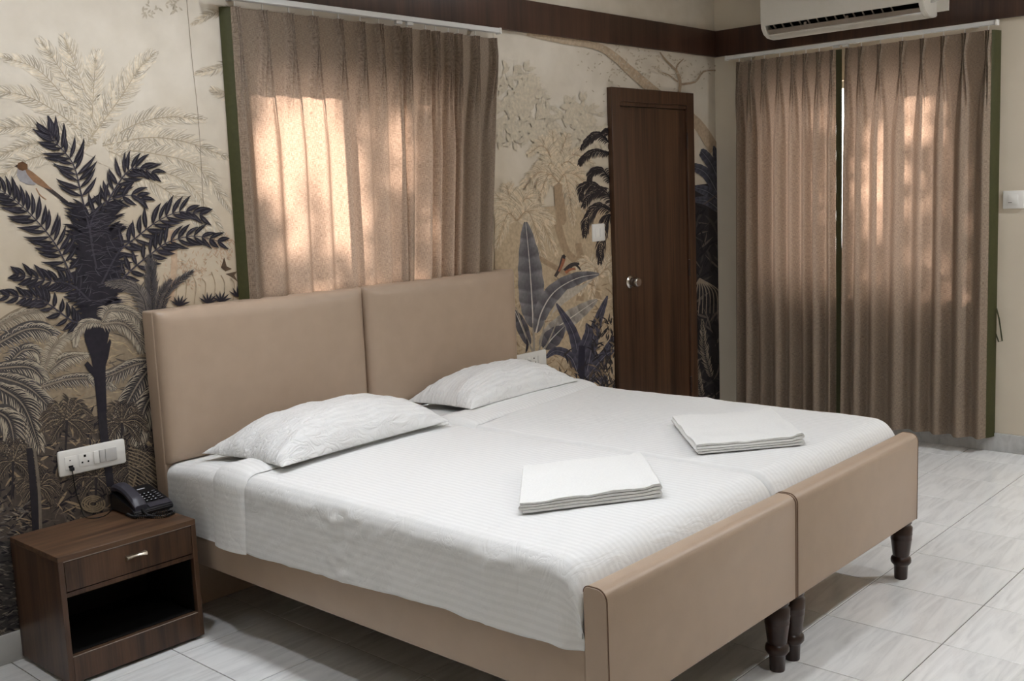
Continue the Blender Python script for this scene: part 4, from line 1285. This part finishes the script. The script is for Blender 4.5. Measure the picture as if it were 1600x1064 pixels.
# ------------------------------------------------------------------ telephone
def telephone():
    z0 = .4372
    x0, x1, yb, yf = -4.238, -4.088, -.012, -.190
    root = empty('telephone', ((x0 + x1) / 2, (yb + yf) / 2, z0), 'black corded desk telephone on the nightstand', 'telephone')
    # wedge body: higher at the back
    bm = bmesh.new()
    prof = [(yf, .004), (yf - .002, .016), (yf + .006, .026), (yf + .03, .034), (yb - .03, .066), (yb - .006, .068), (yb, .060), (yb, .004)]
    va = [bm.verts.new((x0, y, z0 + z)) for y, z in prof]; vb = [bm.verts.new((x1, y, z0 + z)) for y, z in prof]
    n = len(prof)
    for i in range(n):
        bm.faces.new([va[i], va[(i + 1) % n], vb[(i + 1) % n], vb[i]])
    bm.faces.new(va); bm.faces.new(vb)
    bmesh.ops.bevel(bm, geom=list(bm.edges), offset=.003, segments=2, affect='EDGES')
    body = from_bm('body', bm, M['black_plastic'], root); auto_smooth(body, 30)
    def top_z(y): # slope of the top face
        t = (y - (yf + .03)) / ((yb - .03) - (yf + .03)); return z0 + .034 + (.066 - .034) * t
    for (fx, fy) in ((x0 + .015, yf + .015), (x1 - .015, yf + .015), (x0 + .015, yb - .015), (x1 - .015, yb - .015)):
        lathe('rubber_foot', [(.001, 0), (.007, 0), (.007, .006), (.001, .006)], (fx, fy, z0 - .0001), M['black_soft'], root, 8)
    # lighter front strip
    bm = bmesh.new()
    vs = [bm.verts.new(v) for v in [(x0 + .062, yf + .0045, z0 + .027), (x1 - .004, yf + .0045, z0 + .027), (x1 - .004, yf + .030, z0 + .0365), (x0 + .062, yf + .030, z0 + .0365),
                                    (x0 + .062, yf + .0055, z0 + .022), (x1 - .004, yf + .0055, z0 + .022), (x1 - .004, yf + .030, z0 + .030), (x0 + .062, yf + .030, z0 + .030)]]
    for f in ((0, 1, 2, 3), (4, 7, 6, 5), (0, 4, 5, 1), (1, 5, 6, 2), (2, 6, 7, 3), (3, 7, 4, 0)): bm.faces.new([vs[i] for i in f])
    from_bm('front_strip', bm, M['charcoal'], root)
    # keys, 4 columns x 5 rows with pale legends
    def slab(name, cx, cy, w, d, h, mat, par):
        zc = top_z(cy); sl = (.066 - .034) / ((yb - .03) - (yf + .03))
        V = []
        for dz in (-.001, h):
            for (sx, sy) in ((-1, -1), (1, -1), (1, 1), (-1, 1)):
                V.append((cx + sx * w / 2, cy + sy * d / 2, zc + sl * sy * d / 2 + dz))
        return mesh(name, V, [(3, 2, 1, 0), (4, 5, 6, 7), (0, 1, 5, 4), (1, 2, 6, 5), (2, 3, 7, 6), (3, 0, 4, 7)], mat, par)
    for r_ in range(4):
        for c in range(3):
            cx, cy = x0 + .075 + c * .0165, yf + .046 + r_ * .0165
            k = slab('key', cx, cy, .0115, .0105, .003, M['black_plastic'], root)
            slab('key_legend', cx, cy, .0045, .004, .0034, M['key_grey'], k)
    for r_ in range(5):
        cx, cy = x0 + .130, yf + .043 + r_ * .014
        k = slab('function_key', cx, cy, .018, .008, .0025, M['black_plastic'], root)
        slab('key_legend', cx, cy + .003, .012, .0012, .0029, M['key_grey'], k)
    slab('name_plate', x0 + .100, yf + .135, .030, .004, .0012, M['key_grey'], root)
    # handset lying along the left side, bowed
    cx = x0 + .028
    V, Fc = [], []
    S = 22
    sec = [(-.026, 0), (-.027, .010), (-.020, .019), (0, .021), (.020, .019), (.027, .010), (.026, 0), (0, -.002)]
    for i in range(S + 1):
        u = i / S; y = yf + .004 + (yb - yf - .006) * u
        base = top_z(y) + .004 + .018 * math.sin(PI * u) ** .8
        under = -.010 * (1 - math.sin(PI * u) ** .5)
        wd = 1 - .14 * math.sin(PI * u); e = min(1, .55 + 3.2 * min(u, 1 - u))
        for (dx, dz) in sec:
            V.append((cx + dx * wd * (e ** .3), y, base + (dz * e if dz > .001 else dz + under)))
    K = len(sec)
    for i in range(S):
        for k in range(K): Fc.append((i * K + k, i * K + (k + 1) % K, (i + 1) * K + (k + 1) % K, (i + 1) * K + k))
    Fc.append(tuple(range(K))); Fc.append(tuple(S * K + k for k in range(K - 1, -1, -1)))
    hs = mesh('handset', V, Fc, M['charcoal'], root)
    bm = bmesh.new(); bm.from_mesh(hs.data); bmesh.ops.recalc_face_normals(bm, faces=bm.faces); bm.to_mesh(hs.data); bm.free(); auto_smooth(hs, 35)
    # coiled cord looping in front of the phone
    ctl = [(cx + .004, yf + .004, z0 + .026), (cx + .006, yf - .012, z0 + .012), (cx + .010, yf - .050, z0 + .0075), (cx + .040, yf - .078, z0 + .0075), (cx + .082, yf - .066, z0 + .0075), (cx + .084, yf - .040, z0 + .0075),
           (cx + .045, yf - .028, z0 + .0075), (cx + .004, yf - .030, z0 + .0078), (cx - .030, yf + .000, z0 + .0075), (cx - .034, yf + .045, z0 + .010)]
    q = catmull(ctl, 420)
    P = []
    turns = 62
    for i in range(420):
        t = Vector(q[min(i + 1, 419)]) - Vector(q[max(i - 1, 0)]); t.normalize()
        up = Vector((0, 0, 1)); sd = t.cross(up)
        sd = sd.normalized() if sd.length > .05 else Vector((1, 0, 0)); u2 = sd.cross(t)
        a = 2 * PI * turns * i / 420
        P.append(Vector(q[i]) + (sd * math.cos(a) + u2 * math.sin(a)) * .0052)
    tube('coiled_cord', P, .0018, M['black_soft'], root, 5)
    # straight line cable to the wall socket
    c2 = catmull([(x0 + .004, yb - .01, z0 + .012), (-4.252, -.035, z0 + .003), (-4.29, -.066, z0 + .0022), (-4.325, -.060, z0 + .0022), (-4.340, -.024, z0 + .004), (-4.345, -.0125, z0 + .03), (-4.358, -.010, .54), (-4.368, -.022, .618)], 60)
    tube('line_cable', c2, .0017, M['black_soft'], root, 6)
    box('line_plug', (-4.375, -.0265, .616), (-4.361, -.0135, .628), M['black_plastic'], root, .001, 1)
telephone()

# ------------------------------------------------------------------ switch plates
def plate(name, axis, a0, a1, z0, z1, label, cat, d=.012, bev=.006):
    def W(a, dd, z): return (a, -dd, z) if axis == 'x' else (-dd, a, z)
    root = empty(name, W((a0 + a1) / 2, 0, z0), label, cat)
    def bx(nm, p, q, zl, zh, d0, d1, mat, par=None, bev=.001):
        A, B = W(p, d0, zl), W(q, d1, zh)
        return box(nm, [min(i, j) for i, j in zip(A, B)], [max(i, j) for i, j in zip(A, B)], mat, par or root, bev, 2)
    bx('cover', a0, a1, z0, z1, 0.0, d, M['white_plastic'], None, bev)
    return root, bx, W
def socket(bx, cx, cz, s, d):
    f = bx('socket', cx - s / 2, cx + s / 2, cz - s / 2, cz + s / 2, d - .002, d + .0012, M['white_plastic'])
    for (dx, dz, r) in ((0, .014, .0042), (-.011, -.008, .003), (.011, -.008, .003)):
        bx('pin_hole', cx + dx - r, cx + dx + r, cz + dz - r, cz + dz + r, d + .0008, d + .0016, M['dark_hole'], f, .0003)
def rocker(bx, p, q, z0, z1, d, mat='white_plastic'):
    bx('rocker', p, q, z0, z1, d - .002, d + .0045, M[mat], None, .0018)
r1, bx, W = plate('switch_board', 'x', -4.410, -4.160, .598, .690, 'white switch board with phone jack above the nightstand', 'switch board', d=.014, bev=.008)
jk = bx('phone_jack', -4.388, -4.345, .621, .667, .012, .0152, M['white_plastic'])
bx('jack_opening', -4.377, -4.360, .627, .634, .0148, .0158, M['dark_hole'], jk, .0003)
bx('jack_icon', -4.372, -4.367, .651, .654, .0148, .0156, M['dark_hole'], jk, .0002)
socket(bx, -4.315, .644, .046, .014)
rocker(bx, -4.284, -4.264, .621, .667, .014); rocker(bx, -4.262, -4.243, .621, .667, .014, 'grey_plastic'); rocker(bx, -4.240, -4.197, .621, .667, .014, 'grey_plastic')
r2, bx, W = plate('switch_board', 'x', -2.005, -1.765, .598, .692, 'white switch board half hidden by the far pillow', 'switch board', d=.014, bev=.008)
rocker(bx, -1.985, -1.945, .620, .668, .014)
bx('dimmer_base', -1.940, -1.900, .620, .668, .012, .0155, M['white_plastic'])
lathe('dimmer_knob', [(.001, 0), (.015, 0), (.014, -.012), (.001, -.013)], (-1.920, -.0155, .644), M['grey_plastic'], r2, 16, 'y')
socket(bx, -1.870, .644, .044, .014); rocker(bx, -1.838, -1.795, .620, .668, .014)
r3, bx, W = plate('wall_switch', 'x', -1.330, -1.214, 1.237, 1.335, 'small white wall switch beside the dark wood door', 'switch', d=.010, bev=.005)
rocker(bx, -1.262, -1.238, 1.262, 1.310, .010); bx('blank', -1.305, -1.266, 1.262, 1.310, .008, .0112, M['white_plastic'])
r4, bx, W = plate('wall_switch', 'y', -1.872, -1.764, 1.335, 1.430, 'small white wall switch right of the long curtains', 'switch', d=.012, bev=.005)
bx('rocker', -1.842, -1.792, 1.358, 1.408, .010, .0155, M['white_plastic'], None, .0018); bx('marker', -1.812, -1.793, 1.366, 1.3685, .0150, .0159, M['dark_hole'], None, .0002)

# ------------------------------------------------------------------ air conditioner
def air_conditioner():
    ya, yb = -.450, -1.405
    z0, z1 = 2.372, 2.668
    root = empty('air_conditioner', (-.1, (ya + yb) / 2, z0), 'white split air conditioner on the wood band above the curtains', 'air conditioner')
    def extrude(nm, prof, p, q, mat, bev=.004, sm_=35, par=None):
        bm = bmesh.new()
        A = [bm.verts.new((x, p, z)) for x, z in prof]; B = [bm.verts.new((x, q, z)) for x, z in prof]
        n = len(prof)
        for i in range(n): bm.faces.new([A[i], A[(i + 1) % n], B[(i + 1) % n], B[i]])
        bm.faces.new(A); bm.faces.new(B)
        if bev: bmesh.ops.bevel(bm, geom=[e for e in bm.edges], offset=bev, segments=2, affect='EDGES', clamp_overlap=True)
        o = from_bm(nm, bm, mat, par or root); auto_smooth(o, sm_); return o
    # shell behind the outlet and front cover
    extrude('rear_shell', [(-.0225, z0 + .012), (-.0225, z1), (-.20, z1), (-.205, z0 + .10), (-.135, z0 + .062), (-.075, z0 + .012)], ya - .01, yb + .01, M['ac_white'])
    extrude('front_cover', [(-.2, z0 + .095), (-.2, z1 + .001), (-.214, z1), (-.228, z1 - .03), (-.230, z0 + .12), (-.224, z0 + .072), (-.214, z0 + .066)], ya, yb, M['ac_white'], .003)
    cap = [(-.0225, z0 + .01), (-.0225, z1 - .002), (-.215, z1 - .002), (-.226, z1 - .04), (-.228, z0 + .11), (-.218, z0 + .055), (-.190, z0 + .020), (-.150, z0 + .003), (-.07, z0)]
    extrude('end_cap', cap, ya + .002, ya - .026, M['ac_white'], .004)
    extrude('end_cap', cap, yb - .002, yb + .026, M['ac_white'], .004)
    extrude('bottom_lip', [(-.06, z0 + .001), (-.06, z0 + .014), (-.150, z0 + .014), (-.172, z0 + .022), (-.172, z0 + .014), (-.150, z0 + .003)], ya - .026, yb + .026, M['ac_white'], .001)
    extrude('outlet_cavity', [(-.078, z0 + .016), (-.136, z0 + .064), (-.206, z0 + .096), (-.206, z0 + .090), (-.140, z0 + .060), (-.082, z0 + .014)], ya - .027, yb + .027, M['dark_hole'], 0)
    # grey flap, half open
    extrude('air_flap', [(-.155, z0 + .020), (-.200, z0 + .046), (-.203, z0 + .043), (-.158, z0 + .016)], ya - .030, yb + .030, M['ac_grey'], .0008)
    box('chrome_line', (-.1745, yb + .028, z0 + .0195), (-.1715, ya - .028, z0 + .0235), M['chrome'], root)
    for k in range(14):
        y = ya - .055 - k * .054
        V = [(-.150, y, z0 + .062), (-.204, y - .004, z0 + .083), (-.212, y - .018, z0 + .066), (-.165, y - .014, z0 + .036)]
        W_ = [(a, b - .008, c) for a, b, c in V]
        mesh('vane', V + W_, [(0, 1, 2, 3), (7, 6, 5, 4), (0, 4, 5, 1), (1, 5, 6, 2), (2, 6, 7, 3), (3, 7, 4, 0)], M['ac_grey'], root)
    for y in (ya - .27, ya - .52):
        lathe('flap_bracket', [(.001, -.008), (.009, -.006), (.009, .006), (.001, .008)], (-.196, y, z0 + .052), M['ac_grey'], root, 12, 'y')
    box('mounting_board', (-.034, -1.470, 2.405), (-.0222, -1.32, 2.66), M['ac_white'], root, .001, 1)
    tube('refrigerant_pipe', catmull([(-.12, -1.40, 2.45), (-.11, -1.425, 2.455), (-.08, -1.45, 2.475), (-.05, -1.458, 2.53), (-.04, -1.46, 2.62)], 24), .007, M['grey_plastic'], root, 8)
air_conditioner()

# ------------------------------------------------------------------ unseen tree leaves added outside to dapple the sun
def sun_dapple_mask():
    """leaf mass between the low sun and the two windows; gaps let patches of sun through"""
    rnd = random.Random(21)
    # sunlit patches on the curtains: (plane, along, z, half width, half height)
    gaps1 = [(-3.43, 1.72, .10, .26), (-3.22, 1.80, .13, .20), (-3.12, 1.55, .12, .24), (-3.38, 1.42, .07, .14), (-2.78, 1.72, .05, .2)]
    gaps2 = [(-1.38, 1.86, .07, .14), (-1.23, 1.78, .06, .16), (-1.12, 1.50, .06, .16), (-1.22, 1.52, .06, .14), (-1.14, 1.28, .06, .12), (-.60, 1.74, .03, .05), (-.74, 1.45, .06, .08), (-1.45, 1.72, .04, .07)]
    V, Fc = [], []
    s1 = SUN_DIR.cross(Vector((0, 0, 1))).normalized(); s2 = s1.cross(SUN_DIR)
    n = 0
    while n < 5200:
        which = rnd.random() < .5
        if which:
            a, z = rnd.uniform(-3.9, -2.1), rnd.uniform(.5, 2.5); q = Vector((a, -.07, z)); gaps = gaps1
        else:
            a, z = rnd.uniform(-1.9, .1), rnd.uniform(.5, 2.5); q = Vector((-.13, a, z)); gaps = gaps2
        n += 1
        if any(((a - g[0]) / g[2]) ** 2 + ((z - g[1]) / g[3]) ** 2 < 1.15 for g in gaps): continue
        if rnd.random() < .1: continue
        p = q - SUN_DIR * rnd.uniform(2.6, 3.4)
        n1 = Vector((rnd.gauss(0, .5), rnd.gauss(0, .5), rnd.gauss(0, .5))) - SUN_DIR
        t1 = n1.cross(Vector((rnd.gauss(0, 1), rnd.gauss(0, 1), rnd.gauss(0, 1)))).normalized(); b = n1.cross(t1).normalized()
        L, w = rnd.uniform(.05, .085), rnd.uniform(.022, .036)
        k = len(V)
        V += [p - t1 * L, p + b * w - t1 * L * .2, p + t1 * L, p - b * w - t1 * L * .2]
        Fc.append((k, k + 1, k + 2, k + 3))
    o = mesh('sun_dapple_leaves', V, Fc, plain('leaf_green', s2l((86, 110, 50)), .6, .3))
    tag(o, 'unseen tree leaves added outside the windows to dapple the sun', 'tree', kind='stuff')
sun_dapple_mask()
